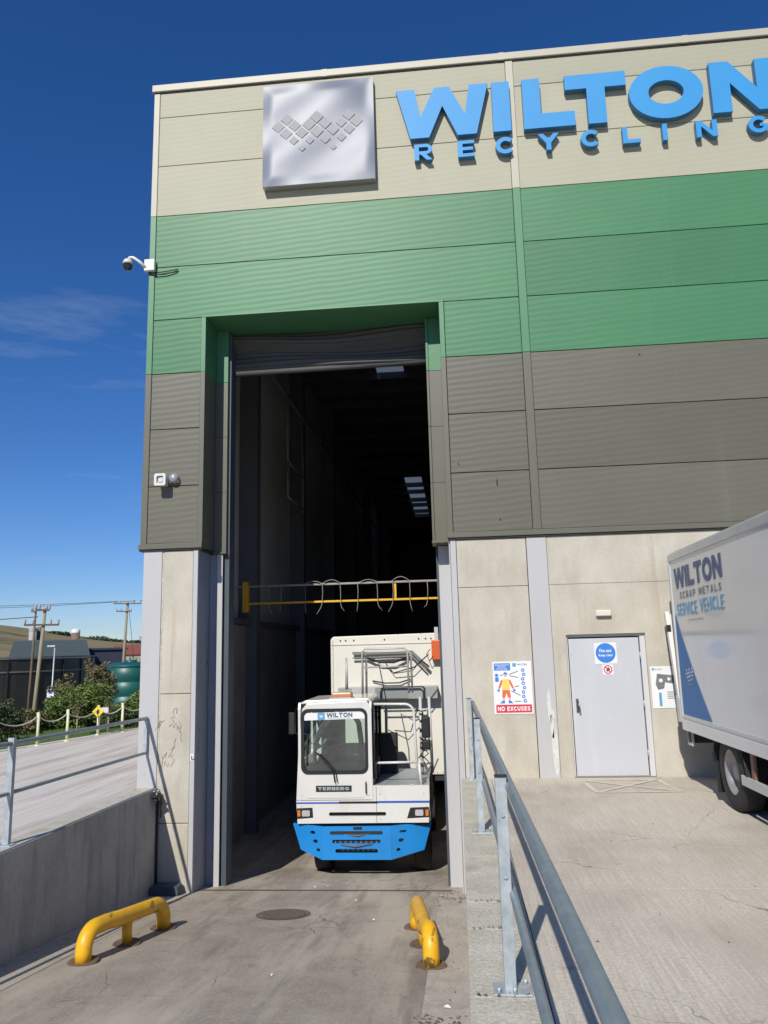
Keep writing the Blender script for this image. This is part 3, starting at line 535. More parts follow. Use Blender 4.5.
# small sticker on flange, wall scratch plate, repair patch on column
P(MB().box(.92, .975, -.014, -.009, .32, .42), 'number_plate', PWHITE, wh)
g = MB(); word(g, 'L', (.936, -.0165, .335), X, Z, .06, th=.001); P(g, 'lettering', PDK, wh)
g = MB()
random.seed(3)
for (cx, cz, w_, h_) in ((6.55, 1.05, .035, .30), (6.60, .42, .05, .40), (6.57, .75, .03, .22), (6.60, .92, .02, .1)):
    pts = [(cx + w_ * math.cos(a) * random.uniform(.6, 1.1), cz + h_ * math.sin(a) * random.uniform(.7, 1)) for a in [i * math.pi / 7 for i in range(14)]]
    g.poly(pts, [], (0, -.0085, 0), X, Z, .002)
P(g, 'scraped_patch', mat('bare_scraped_steel', (.62, .61, .56), .6, .2, .12, 12), wh)
g = MB(); random.seed(4)
for k in range(7):
    cx = .48 + (k % 4) * .08; cz = .98 - (k // 4) * .5 - random.random() * .15; pts = [(cx, -.004, cz)]
    for q in range(7): pts.append((pts[-1][0] + random.uniform(-.06, .07), -.004, pts[-1][2] + random.uniform(-.11, .09)))
    g.tube(pts, .0035, 4)
P(g, 'scratch_marks', mat('scratch_grey', (.26, .235, .19), .9), wh)
g = MB()
for (x, z, l) in ((5.93, 4.52, .14), (5.95, 3.95, .05), (8.35, 6.6, .04), (5.32, 4.9, .04)): g.poly([(x, z), (x + .02, z + l * .2), (x + .012, z + l), (x - .008, z + l * .6)], [], (0, -.006, 0), X, Z, .002)
P(g, 'scuff', mat('scuff_dark', (.03, .03, .03), .8), wh)

# ------------------------------------------------------------------ fascia sign
BASE = dict(z=10.81, h=.97)
big = thing('fascia_lettering', 'large sky blue built-up capitals reading WILTON on the beige cladding', 'sign lettering', (4.5, 0, 10.8))
spec = [('W', 4.50, 6.13), ('I', 6.19, 6.50), ('L', 6.72, 7.60), ('T', 7.46, 8.50), ('O', 8.54, 9.78), ('N', 9.91, 10.98)]
for ch, xa, xb in spec:
    g = MB(); w_, polys = glyph(ch, 1, .30); g.side = 1; sx = (xb - xa) / w_
    for outer, holes in polys: g.poly([(p[0] * sx, p[1] * BASE['h']) for p in outer], [[(p[0] * sx, p[1] * BASE['h']) for p in hh] for hh in holes], (xa, -.13, BASE['z']), X, Z, .115)
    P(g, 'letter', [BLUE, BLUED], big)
sm = thing('fascia_lettering', 'small sky blue spaced capitals reading RECYCLING under the big lettering', 'sign lettering', (4.8, 0, 10.4))
for i, ch in enumerate('RECYCLING'):
    xc = [4.95, 5.70, 6.38, 7.12, 7.84, 8.52, 9.08, 9.77, 10.62][i]; g = MB(); w_, polys = glyph(ch, 1, .24); g.side = 1; s_ = .31
    for outer, holes in polys: g.poly([(p[0] * s_ * (1.1), p[1] * s_) for p in outer], [[(p[0] * s_ * 1.1, p[1] * s_) for p in hh] for hh in holes], (xc - w_ * s_ * .55, -.12, 10.385), X, Z, .10)
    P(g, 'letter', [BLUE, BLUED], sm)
sv = thing('logo_sign', 'square mirror steel sign box carrying a W of small frosted tiles', 'sign', (3.1, 0, 11.1))
g = MB(); n = 14
g = MB(); NX_ = 40; sw_ = lambda u, v: .024 * math.sin(u * 3.2 + 1.0) * math.sin(v * 2.6 + .4) + .007 * math.sin(u * 4 + v * 3 + 2) + .0015 * math.sin(u * 3 - v * 9)
def syy(x, z): u = (x - 2.085) / 2.01; v = (z - 10.08) / 2.045; e = min(u, 1 - u, v, 1 - v); return -.165 + .05 * v - sw_(u * 2, v * 2) * min(1, e * 12)
for j in range(NX_ + 1):
    for i in range(NX_ + 1): x = 2.085 + 2.01 * i / NX_; z = 10.08 + 2.045 * j / NX_; g.v.append((x, syy(x, z), z))
for j in range(NX_):
    for i in range(NX_): g.f.append((j * 41 + i, j * 41 + i + 1, (j + 1) * 41 + i + 1, (j + 1) * 41 + i)); g.sm.append(1); g.mi.append(0)
P(g, 'sign_face', SILVER, sv)
g = MB()
for (xa, za, xb, zb2) in ((2.085, 10.08, 4.095, 10.08), (4.095, 10.08, 4.095, 12.125), (4.095, 12.125, 2.085, 12.125), (2.085, 12.125, 2.085, 10.08)):
    g.quad((xa, syy(xa, za), za), (xa, -.018, za), (xb, -.018, zb2), (xb, syy(xb, zb2), zb2))
P(g, 'sign_side', mat('brushed_steel_side', (.45, .45, .47), .45, .8), sv)
P(MB().box(2.12, 4.06, -.017, -.001, 10.1, 12.09), 'mounting_frame', JOINT, sv)
ox, oz = 2.08 - (264.5 - 260) / 55., 0
tiles = [(185, 163, 1), (130, 212, 1), (235, 203, 1), (180, 257, 1), (280, 248, 1), (230, 300, .75), (282, 347, .55), (330, 295, .7), (375, 147, 1.1), (325, 195, 1.05), (428, 185, 1), (375, 238, 1.05), (478, 225, .95), (428, 285, .8), (478, 335, .5), (530, 272, .75), (580, 220, .9), (625, 172, 1), (577, 130, 1), (530, 180, .85)]
for (a, b, s_) in tiles:
    px, py = 260 + a / 6.4, 100 + b / 6.4
    x = 2.08 + (px - 264.5) * (2.02 / 110.5); z = 12.125 - (py - (91.5 - (px - 264.5) * .086)) * (2.05 / 101.5)
    hh = .115 * s_; P(MB().poly([(x - hh, z), (x, z - hh), (x + hh, z), (x, z + hh)], [], (0, syy(x, z) - .012, 0), X, Z, .02), 'logo_tile', FROST, sv)

# ------------------------------------------------------------------ small fittings on the facade
cc = thing('cctv_camera', 'white dome security camera on a bracket at the green corner of the building', 'security camera', (-.2, -.1, 8.8))
P(MB().box(-.07, .12, -.10, -.016, 8.68, 8.90), 'junction_box', WHITE, cc, bevel=.01)
P(MB().tube([(-.04, -.08, 8.74), (-.14, -.12, 8.84), (-.25, -.14, 8.92), (-.31, -.15, 8.92), (-.34, -.15, 8.88)], .028, 10), 'arm', WHITE, cc)
P(MB().lathe([(.001, .07), (.06, .06), (.085, .02), (.09, -.03), (.001, -.031)], (-.345, -.15, 8.82), 'z', 20), 'housing', WHITE, cc)
P(MB().lathe([(.082, -.032), (.085, -.06), (.07, -.11), (.035, -.14), (.001, -.145)], (-.345, -.15, 8.82), 'z', 20), 'dome', mat('smoked_dome', (.01, .01, .012), .08, 0, coat=1), cc)
tag(MB().tube([(-.02, -.03, 8.67), (.1, -.035, 8.62), (.3, -.03, 8.62), (.48, -.03, 8.66), (.53, -.03, 8.70), (.40, -.03, 8.685), (.25, -.03, 8.67), (.1, -.03, 8.66)], .010, 6).build('cable', CABLE), 'black looped cable hanging beside the white dome camera', 'cable')
hn = thing('horn_sounder', 'white square horn sounder with dark mouth on the grey cladding corner', 'sounder', (.37, -.1, 4.84))
g = MB(); P(g.poly(rrect(.28, .475, 4.74, 4.945, .03), [rrect(.32, .435, 4.78, 4.905, .02)], (0, -.22, 0), X, Z, .03), 'bezel', WHITE, hn)
P(MB().box(.30, .455, -.19, -.001, 4.76, 4.925), 'body', FRAMEM, hn, bevel=.02); P(MB().lathe([(.05, -.2), (.012, -.14)], (.378, 0, 4.842), 'y', 16), 'horn_mouth', mat('brown_mouth', (.20, .12, .08), .6), hn)
bc = thing('alarm_beacon', 'small round alarm beacon mounted right of the white horn sounder', 'alarm light', (.56, -.05, 4.9))
P(MB().lathe([(.001, -.13), (.05, -.125), (.08, -.09), (.085, -.06), (.085, -.001)], (.56, 0, 4.885), 'y', 20), 'lens', mat('clear_grey_lens', (.35, .36, .38), .25, .2, coat=.6), bc); P(MB().box(.48, .64, -.05, -.001, 4.82, 4.86), 'base', WHITE, bc, bevel=.01)
el = thing('emergency_light', 'small cream bulkhead light fitting centred above the grey door', 'light fitting', (7.455, 0, 2.44))
P(MB().box(7.335, 7.575, -.02, -.001, 2.385, 2.485), 'back_plate', FRAMEM, el); P(MB().box(7.34, 7.57, -.075, -.021, 2.39, 2.48), 'diffuser', mat('cream_diffuser', (.66, .63, .52), .4), el, bevel=.015)

# safety poster
po = thing('safety_poster', 'white safety poster with a cartoon worker in hi-vis and a red NO EXCUSES banner', 'poster', (6.0, 0, 1.34))
P(MB().box(5.715, 6.305, -.009, -.001, .945, 1.735), 'board', PWHITE, po)
def pp(pts, m, name='print', y=-.0105, par=po, holes=[]): return P(MB().poly(pts, holes, (0, y, 0), X, Z, .0012), name, m, par)
def bx(x0, x1, z0, z1): return [(x0, z0), (x1, z0), (x1, z1), (x0, z1)]
pp(rrect(5.742, 6.285, .965, 1.085, .01), PRED, 'banner'); g = MB(); word(g, 'NO EXCUSES', (5.765, -.0125, .992), X, Z, .065, .495, th=.001); P(g, 'lettering', PWHITE, po)
pp(rrect(5.735, 5.985, 1.60, 1.71, .012), PBLUE, 'speech_panel')
small_text('PERSONAL PROTECTIVE', (5.75, -.0122, 1.672), .022, .215, PWHITE, po); small_text('EQUIPMENT', (5.79, -.0122, 1.642), .022, .13, PWHITE, po); small_text('MUST BE WORN', (5.77, -.0122, 1.612), .022, .17, PWHITE, po)
pp(bx(6.02, 6.075, 1.655, 1.71), SKYP, 'logo_tile'); small_text('WILTON', (6.09, -.0115, 1.672), .028, .15, NAVY, po)
for f in (circ(5.905, 1.545, .03, 14),): pp(f, PBLUE, 'figure_helmet')
pp(circ(5.905, 1.52, .022, 10), PPINK, 'figure_face', -.0118)
pp([(5.86, 1.47), (5.95, 1.47), (5.965, 1.31), (5.845, 1.31)], PYEL, 'figure_vest')
pp([(5.858, 1.465), (5.83, 1.45), (5.785, 1.33), (5.81, 1.32), (5.848, 1.40)], PORG, 'figure_sleeve'); pp([(5.952, 1.465), (5.98, 1.45), (6.03, 1.33), (6.005, 1.32), (5.962, 1.40)], PORG, 'figure_sleeve')
pp(circ(5.79, 1.30, .02, 10), PBLUE, 'figure_glove'); pp(circ(6.03, 1.30, .02, 10), PBLUE, 'figure_glove')
pp([(5.848, 1.305), (5.962, 1.305), (5.975, 1.19), (5.93, 1.19), (5.908, 1.26), (5.885, 1.19), (5.84, 1.19)], PORG, 'figure_trousers')
pp(bx(5.842, 5.882, 1.15, 1.187), PPINK, 'figure_leg'); pp(bx(5.935, 5.972, 1.15, 1.187), PPINK, 'figure_leg')
pp([(5.80, 1.105), (5.88, 1.105), (5.88, 1.148), (5.85, 1.148)], PBLUE, 'figure_boot'); pp([(6.01, 1.105), (5.935, 1.105), (5.935, 1.148), (5.965, 1.148)], PBLUE, 'figure_boot')
pp(circ(5.77, 1.53, .026, 12), PBLUE, 'pictogram'); pp(rrect(5.745, 5.80, 1.43, 1.50, .012), PBLUE, 'pictogram'); 
for i in range(8): pp(circ(6.175 + .012 * math.sin(i * 2), 1.60 - i * .066, .027, 14), PBLUE, 'pictogram', holes=[circ(6.175 + .012 * math.sin(i * 2), 1.60 - i * .066, .012, 8)])
g = MB()
for a, b in (((5.965, 1.54), (6.10, 1.585)), ((5.965, 1.52), (6.10, 1.49)), ((6.04, 1.35), (6.11, 1.365)), ((5.985, 1.29), (6.12, 1.22)), ((6.03, 1.13), (6.13, 1.135)), ((5.82, 1.53), (5.87, 1.53))):
    dx, dz = b[0] - a[0], b[1] - a[1]; l = math.hypot(dx, dz); nx_, nz_ = -dz / l * .005, dx / l * .005
    g.poly([(a[0] - nx_, a[1] - nz_), (b[0] - nx_, b[1] - nz_), (b[0] + nx_, b[1] + nz_), (a[0] + nx_, a[1] + nz_)], [], (0, -.0105, 0), X, Z, .0012)
P(g, 'leader_line', PDK, po)
# notice board right of the door
nb = thing('notice_board', 'white notice with a small diagram right of the grey door, partly behind the parked truck', 'notice', (8.215, 0, 1.32))
P(MB().box(8.090, 8.655, -.008, -.001, .99, 1.61), 'board', PWHITE, nb)
q = lambda pts, m, name='print', holes=[]: P(MB().poly(pts, holes, (0, -.0095, 0), X, Z, .0012), name, m, nb)
q(bx(8.115, 8.150, 1.55, 1.585), SKYP, 'logo_tile'); small_text('WILTON', (8.160, -.0095, 1.555), .02, .10, NAVY, nb)
q([(8.185, 1.50), (8.455, 1.47), (8.575, 1.43), (8.555, 1.38), (8.435, 1.40), (8.415, 1.35), (8.295, 1.37), (8.275, 1.28), (8.185, 1.26), (8.155, 1.34)], mat('diagram_grey', (.16, .17, .17), .6, 0, .5, 60), 'diagram', [circ(8.235, 1.40, .03, 10), circ(8.355, 1.42, .025, 10)])
for i, (a, l) in enumerate(((1.22, .10), (1.19, .14), (1.16, .10), (1.13, .12))): q(bx(8.315, 8.315 + l, a, a + .012), GREYP, 'text_line')
q(bx(8.190, 8.230, 1.02, 1.22), SKYP, 'side_banner')
# door signs
ds = thing('fire_exit_sign', 'round blue Fire exit Keep clear sign on the upper grey door', 'sign', (7.45, 0, 1.8))
P(MB().box(7.29, 7.625, .0495, .0535, 1.665, 1.985), 'backing', PWHITE, ds); P(MB().poly(circ(7.457, 1.828, .150, 36), [], (0, .048, 0), X, Z, .001), 'disc', PBLUE, ds)
small_text('Fire exit', (7.365, .0465, 1.84), .05, .185, PWHITE, ds, off=.02); small_text('Keep clear', (7.35, .0465, 1.765), .05, .215, PWHITE, ds, off=.02)
ns = thing('no_smoking_sign', 'small red ringed prohibition sign under the round blue door sign', 'sign', (7.47, 0, 1.58))
P(MB().box(7.395, 7.555, .0495, .0535, 1.50, 1.655), 'backing', PWHITE, ns); P(MB().poly(circ(7.475, 1.578, .066, 28), [circ(7.475, 1.578, .050, 28)], (0, .048, 0), X, Z, .001), 'ring', PRED, ns)
P(MB().poly([(7.435, 1.61), (7.445, 1.62), (7.515, 1.546), (7.505, 1.536)], [], (0, .046, 0), X, Z, .001), 'slash', PRED, ns); P(MB().poly([(7.45, 1.55), (7.50, 1.55), (7.505, 1.59), (7.48, 1.615), (7.455, 1.59)], [], (0, .0478, 0), X, Z, .001), 'hand_symbol', PDK, ns)

# ------------------------------------------------------------------ guard rails
gr = thing('guard_rail', 'galvanised steel handrail in sunlight along the right of the ramp', 'handrail', (5.4, -6, 0))
zt = 1.135; zm = .53
def rx(y): return 5.355 + .0115 * -y
for y in (-.12, -3.43, -7.28, -11.2):
    x = rx(y) - .03
    P(MB().box(x - .035, x + .033, y - .005, y + .005, .012, 1.19).box(x - .035, x - .027, y + .006, y + .06, .012, 1.188), 'post', GALV, gr, bevel=.002, seg=1)
    P(MB().box(x - .10, x + .12, y - .07, y + .10, .004, .018), 'base_plate', GALV, gr, bevel=.003)
    P(MB().box(x - .037, x + .04, y - .01, y + .065, 1.19, 1.197), 'post_cap', BLKG, gr)
    g = MB()
    for (bx_, by_) in ((-.07, -.045), (.09, .075), (.02, -.045)): P(MB().tube([(x + bx_, y + by_, .018), (x + bx_, y + by_, .045)], .012, 6), 'bolt', GALV, gr)
    for z in (zm + .1, zt - .16): P(MB().tube([(x, y - .005, z), (x, y - .018, z)], .014, 6), 'bolt', GALV, gr)
pts = [(rx(y) + .024, y, zt) for y in (-14, -11, -8, -5, -2, -.05)]
P(MB().tube(pts, .030, 16), 'top_rail', GALVT, gr)
P(MB().tube([(rx(y) + .012, y, zm) for y in (-14, -11, -8, -5, -2, -.05)], .024, 14), 'mid_rail', GALVT, gr)
gl = thing('guard_rail', 'galvanised steel handrail on top of the shaded left ramp wall', 'handrail', (.2, -6, 0))
P(MB().box(.175, .225, -.075, -.068, .46, .98), 'end_bracket', GALV, gl)
for y in (-3.80, -7.6, -11.4):
    z0 = zl(y) + .03; x = .2
    P(MB().box(x - .035, x + .035, y - .005, y + .005, z0 + .012, z0 + 1.13).box(x + .028, x + .036, y + .006, y + .05, z0 + .012, z0 + 1.128), 'post', GALV, gl, bevel=.002, seg=1)
    P(MB().box(x - .10, x + .10, y - .03 if y > -1 else y - .08, y + .06, z0 + .001, z0 + .014), 'base_plate', GALV, gl, bevel=.003)
def lz(y, h): return zl(y) + .03 + h - .004 * 0
P(MB().tube([(.2, y, lz(y, 1.07)) for y in (-14, -10, -6, -3, -.03)], .027, 12), 'top_rail', GALVT, gl)
P(MB().tube([(.2, y, lz(y, .54)) for y in (-14, -10, -6, -3, -.03)], .022, 12), 'mid_rail', GALVT, gl)

# ------------------------------------------------------------------ yellow wheel guards
def hoop(name, label, A, B, dent):
    A = Vector((*A, zr(A[1]) + .006)); B = Vector((*B, zr(B[1]) + .006)); t = thing(name, label, 'wheel guard', tuple((A + B) / 2), 0, 'yellow steel wheel guards at the doorway')
    d = (B - A).normalized(); up = Vector((0, 0, 1)); H = .30; rr = .20; pts = [A, A + up * (H - rr)]
    for i in range(1, 8): a = R(90 * i / 8); pts.append(A + up * (H - rr) + up * rr * math.sin(a) + d * rr * (1 - math.cos(a)))
    pts.append(A + up * H + d * rr); ln_ = (B - A).length
    for k in (.25, .4, .5, .6, .75): pts.append(A + up * (H + (dent if k == .25 else 0)) + d * ln_ * k + Vector((dent * (1 - k), 0, 0)))
    pts.append(B + up * H - d * rr)
    for i in range(1, 8): a = R(90 - 90 * i / 8); pts.append(B + up * (H - rr) + up * rr * math.sin(a) - d * rr * (1 - math.cos(a)))
    pts += [B + up * (H - rr), B]
    P(MB().tube(pts, .083, 20), 'hoop', YEL, t)
    mid = (A + B) / 2; P(MB().tube([mid + up * .0, mid + up * (H - .03)], .055, 14), 'middle_leg', YELC, t)
    for p in (A, mid, B): P(MB().lathe([(.001, .014), (.15, .014), (.155, .002)], tuple(p), 'z', 24, 0), 'floor_plate', RUST, t)
    return t
hoop('wheel_guard', 'longer looking yellow hoop wheel guard on the left of the ramp near the shaded wall', (1.235, -4.0), (1.47, -2.42), .01)
hoop('wheel_guard', 'yellow hoop wheel guard on the ramp beside the pale plinth, seen end on', (4.80, -4.0), (4.56, -2.3), -.03)
# drain cover
dc = thing('drain_cover', 'round cast iron manhole cover set in the ramp', 'manhole cover', (2.76, -1.55, zr(-1.55)))
g = MB(); ang = math.atan(-.13)
for (r0, r1, z) in ((0, .30, .008), (.31, .36, .006)):
    n = 36; b = len(g.v)
    for i in range(n):
        a = 2 * math.pi * i / n
        for r_ in ((r0 or .001), r1): g.v.append((2.76 + r_ * math.cos(a), -1.55 + r_ * math.sin(a), zr(-1.55 + r_ * math.sin(a)) + z))
    for i in range(n): j = (i + 1) % n; g.f.append((b + 2 * i, b + 2 * i + 1, b + 2 * j + 1, b + 2 * j)); g.sm.append(0); g.mi.append(0)
P(g, 'cover_plate', DRAIN, dc); g = MB()
for i in range(-6, 7):
    for j in range(-6, 7):
        x, y = i * .045, j * .045
        if x * x + y * y < .28 ** 2: g.obox((2.76 + x, -1.55 + y, zr(-1.55 + y) + .012), (.014, 0, 0), (0, .014, -.0018), (0, 0, .003))
P(g, 'raised_studs', DRAIN, dc)
# litter and debris
random.seed(11)
LG = 'scraps of white litter on the ground'
for i, (x, y) in enumerate(((4.98, -5.25), (4.0, -1.9), (2.35, .35), (3.0, .55), (3.6, -.6), (3.3, -4.4), (2.8, .5))):
    z = (-1.63 - .13 * y) + .008; s_ = .035 if i == 0 else random.uniform(.009, .018); a = random.uniform(0, 3); g = MB()
    pts = [Vector((s_ * random.uniform(.7, 1.2) * math.cos(a + k * 1.05), s_ * .8 * math.sin(a + k * 1.05), random.uniform(0, .014))) + Vector((x, y, z)) for k in range(6)]
    g.quad(*pts); c = Vector((x, y, z + .02)); g.f = [(k, (k + 1) % 6, 6) for k in range(6)]; g.v.append(tuple(c)); g.sm = [0] * 6; g.mi = [0] * 6
    g.f.append(tuple(range(6))); g.sm.append(0); g.mi.append(0)
    tag(g.build('litter_scrap', LITTER), ['crumpled white scrap of litter on the ramp by the right plinth', 'tiny pale scrap on the ramp between the manhole cover and the right yellow guard', 'tiny pale scrap just inside the threshold below the left end of the blue bumper', 'tiny pale scrap just inside the threshold below the middle of the blue bumper', 'tiny pale scrap outside the threshold, right of the manhole cover', 'tiny pale scrap lowest on the open ramp between the yellow guards', 'tiny pale scrap furthest inside, closest to the left front tyre'][i], 'litter', LG)
g = MB()
def chip(x, y, z, s_):
    a = random.uniform(0, 6.28); b = len(g.v)
    for k in range(4): g.v.append((x + s_ * random.uniform(.5, 1.2) * math.cos(a + k * 1.57), y + s_ * random.uniform(.4, .9) * math.sin(a + k * 1.57), z + random.uniform(.002, .012)))
    g.f.append((b, b + 1, b + 2, b + 3)); g.sm.append(0); g.mi.append(0)
for _ in range(70): y = random.gauss(-.25, .25); chip(random.uniform(4.75, 5.14), y, zr(y) + .006, random.uniform(.008, .025))
for _ in range(60): y = random.gauss(-5.6, .06); chip(random.uniform(4.7, 5.1), y, zr(y) + .006, random.uniform(.008, .022))
for _ in range(45): y = random.uniform(-6, -1); chip(random.uniform(4.85, 5.14), y, zr(y) + .006, random.uniform(.004, .013))
for _ in range(70): y = random.uniform(-4, 0); chip(random.choice((random.gauss(.5, .06), random.uniform(.5, 1.5))), y, zr(y) + .006, random.uniform(.006, .018))
for _ in range(160): y = random.uniform(.1, 2.4); chip(random.uniform(1.4, 4.9), y, -1.63 - .13 * y + .004, random.uniform(.005, .016))
for yj in (-7.35, -6.28, -5.7):
    for _ in range(16): chip(random.uniform(5.2, 5.55), yj + random.gauss(0, .012), .012, random.uniform(.006, .016))
for _ in range(40): chip(random.uniform(5.7, 8), random.uniform(-9, -.2), .003, random.uniform(.005, .013))
tag(g.build('debris', DEBRIS), 'dry leaf litter and grit scattered on the concrete', 'debris', kind='stuff')
# tangled cable ends at the top of the left wall by the column
cb = thing('cable_bundle', 'tangled black cables and grey conduit hanging at the left wall corner', 'cables', (.42, -.15, -.3))
g = MB(); random.seed(5)
for k in range(9):
    p = [(.41 + random.uniform(0, .06), -.06 - random.uniform(0, .2), -.14 + random.uniform(-.08, .08))]
    for _ in range(6): l = p[-1]; p.append((max(.415, min(.52, l[0] + random.uniform(-.04, .04))), max(-.4, min(-.02, l[1] + random.uniform(-.1, .1))), l[2] - random.uniform(-.03, .09)))
    g.tube(p, .011, 6)
P(g, 'cable', CABLE, cb); P(MB().tube([(.425, -.05, -.2), (.425, -.05, -.9), (.425, -.04, -1.6)], .018, 8), 'drop_cable', CABLE, cb)
P(MB().box(.405, .47, -.20, -.09, -.25, -.10), 'junction_box', FRAMEM, cb, bevel=.008)
pk = thing('floor_box', 'low dark plastic box on the ramp floor in the left corner', 'box', (.65, -.2, -1.6))
P(MB().poly(rrect(.42, .86, -1.62, -1.46, .05), [], (0, -.28, 0), X, Z, .22), 'body', mat('blue_grey_plastic', (.06, .08, .10), .5), pk, bevel=.02)

# ------------------------------------------------------------------ hose gantry inside the door
gt = thing('hose_gantry', 'yellow and grey spray bar with dangling hoses spanning the doorway inside', 'gantry', (.6, 4.2, 3.2))
P(MB().box(.42, 5.2, 4.16, 4.24, 3.375, 3.415), 'top_bar', mat('pale_gantry_steel', (.32, .30, .27), .5, .3, .15, 6), gt, bevel=.004)
P(MB().box(.62, 5.2, 4.17, 4.24, 3.0, 3.04), 'lower_bar', YELC, gt, bevel=.004); P(MB().box(.56, .68, 4.14, 4.28, 2.84, 3.50), 'wall_bracket', YELC, gt, bevel=.004)
P(MB().box(3.88, 3.93, 4.18, 4.23, 3.05, 3.36), 'strut', YELC, gt)
random.seed(9)
for i, x in enumerate((1.15, 1.42, 1.95, 2.33, 2.72, 3.10, 3.52, 3.86, 4.22, 4.60)):
    b = random.uniform(.02, .14) * (-1 if i % 2 else 1); top = 3.43; pts = []
    if i in (3, 4, 6, 8):
        for k in range(7): a = R(180 - 180 * k / 6); pts.append((x - .19 + .19 * math.cos(a) * -1 * -1, 4.12, top + .11 * math.sin(a)))
        pts = [(x - .38 + .38 * k / 6, 4.12, top - .02 + (.05 + .02 * (i % 3)) * math.sin(math.pi * k / 6)) for k in range(6)]
    pts += [(x, 4.12, top - .02), (x + .01, 4.12, 3.2), (x + b * .1, 4.12, 2.95), (x + b * .3, 4.12, 2.88), (x + b, 4.12, 2.76 + random.uniform(-.02, .08))]
    P(MB().tube(pts, .007, 6), 'hose', HOSE, gt)

# ------------------------------------------------------------------ terminal tractor
tt = thing('terminal_tractor', 'white and blue terminal tractor with a narrow offset cab standing inside the tall doorway', 'tractor unit', (3.4, 3.2, -1.968))
YF = 1.6
# bumper: faceted front
def facet(prof_top, prof_bot, zt_, zb_, m, name, par, bevel=.01):
    g = MB(); n = len(prof_top)
    for (x, y) in prof_top: g.v.append((x, y, zt_))
    for (x, y) in prof_bot: g.v.append((x, y, zb_))
    for i in range(n): j = (i + 1) % n; g.f.append((i, j, n + j, n + i)); g.sm.append(0); g.mi.append(0)
    g.f.append(tuple(range(n - 1, -1, -1))); g.f.append(tuple(range(n, 2 * n))); g.sm += [0, 0]; g.mi += [0, 0]
    return P(g, name, m, par, bevel=bevel)
# front shell of the bumper as extruded outline (front plate) plus side returns
out_b = [(2.20, -1.01), (2.345, -1.43), (2.72, -1.565), (3.92, -1.565), (4.46, -1.45), (4.60, -1.00), (3.9, -1.02), (2.9, -1.03)]
slots = [rrect(2.86, 3.78, -1.16, -1.10, .028, 3), rrect(2.90, 3.74, -1.30, -1.24, .028, 3), rrect(2.95, 3.69, -1.455, -1.39, .03, 3)]
holes = slots + [circ(2.55, -1.13, .048, 14, .03), circ(2.62, -1.27, .045, 14, .032), circ(2.69, -1.41, .035, 12, .028), rrect(4.03, 4.15, -1.14, -1.10, .018, 3), circ(4.08, -1.26, .045, 14, .032), circ(4.03, -1.41, .036, 12, .028)]
XL, XR = 2.72, 3.92
P(MB().poly([(XL, -1.025), (XL, -1.565), (XR, -1.565), (XR, -1.02)], slots, (0, YF, 0), X, Z, .04), 'bumper', BUMP, tt)
lh = [circ(2.55 - XL, -1.13, .048, 14, .03), circ(2.60 - XL, -1.27, .045, 14, .032), circ(2.65 - XL, -1.41, .035, 12, .028)]; rh = [rrect(4.06 - XR, 4.18 - XR, -1.14, -1.10, .018, 3), circ(4.09 - XR, -1.26, .045, 14, .032), circ(4.04 - XR, -1.41, .036, 12, .028)]
P(MB().poly([(2.18 - XL, -1.0), (2.325 - XL, -1.425), (-.002, -1.563), (-.002, -1.024)], lh, (XL, YF, 0), (1, -.30, 0), Z, .04), 'bumper_corner', BUMP, tt)
P(MB().poly([(.002, -1.563), (4.475 - XR, -1.445), (4.615 - XR, -.995), (.002, -1.02)], rh, (XR, YF, 0), (1, .30, 0), Z, .04), 'bumper_corner', BUMP, tt)
P(MB().poly([(2.24, -1.03), (2.375, -1.42), (2.72, -1.545), (3.92, -1.545), (4.43, -1.435), (4.56, -1.02)], [], (0, YF + .27, 0), X, Z, .35), 'bumper_backing', BLKG, tt)
P(MB().quad((4.613, YF + .21, -.995), (4.61, YF + .8, -.99), (4.51, YF + .8, -1.42), (4.475, YF + .17, -1.445)), 'bumper_return', BUMP, tt); P(MB().quad((2.182, YF + .165, -1.0), (2.19, YF + .8, -1.0), (2.33, YF + .8, -1.40), (2.327, YF + .12, -1.425)), 'bumper_return', BUMP, tt)
for (x_, z_) in ((2.56, -1.13), (2.61, -1.27), (4.09, -1.26)): P(MB().lathe([(.001, 0), (.032, .004), (.036, .03)], (x_, YF + .14, z_), 'y', 14), 'fog_lamp', mat('dim_lamp', (.25, .25, .25), .2, .6), tt)
P(MB().box(3.672, 3.678, YF + .0455, YF + .0495, -.97, -.38), 'panel_gap', BLKG, tt); P(MB().box(2.46, 3.46, YF + .0455, YF + .0495, -.565, -.561), 'panel_gap', mat('soft_gap_grey', (.25, .24, .22), .8), tt)
for (x_, z_) in ((2.36, -.52), (3.54, -.52), (2.36, -.70), (4.5, -.50), (3.74, -.50), (3.74, -.92)): P(MB().lathe([(.001, -.006), (.010, -.005), (.012, 0)], (x_, YF + .05, z_), 'y', 8), 'screw', GALV, tt)
g = MB(); g.tube([(3.50, YF + .05, -.30), (3.50, YF - .0, -.30), (3.50, YF - .0, -.48), (3.50, YF + .05, -.48)], .009, 6); P(g, 'grab_handle', BLK, tt)
g = MB()
for i in range(9): g.box(2.93 + i * .09, 2.96 + i * .09, YF + .045, YF + .062, -1.31, -1.23)
g.tube([(3.1, YF + .02, -1.16), (3.35, YF - .02, -1.17), (3.55, YF + .02, -1.15)], .012, 6); g.tube([(3.05, YF + .0, -1.32), (3.3, YF - .03, -1.34), (3.6, YF + .0, -1.31)], .014, 6); P(g, 'radiator_mesh', mat('grimy_mesh_steel', (.16, .15, .14), .7, .3), tt)
P(MB().box(3.27, 3.42, YF - .012, YF + .02, -1.07, -1.03), 'tow_catch', BLK, tt)
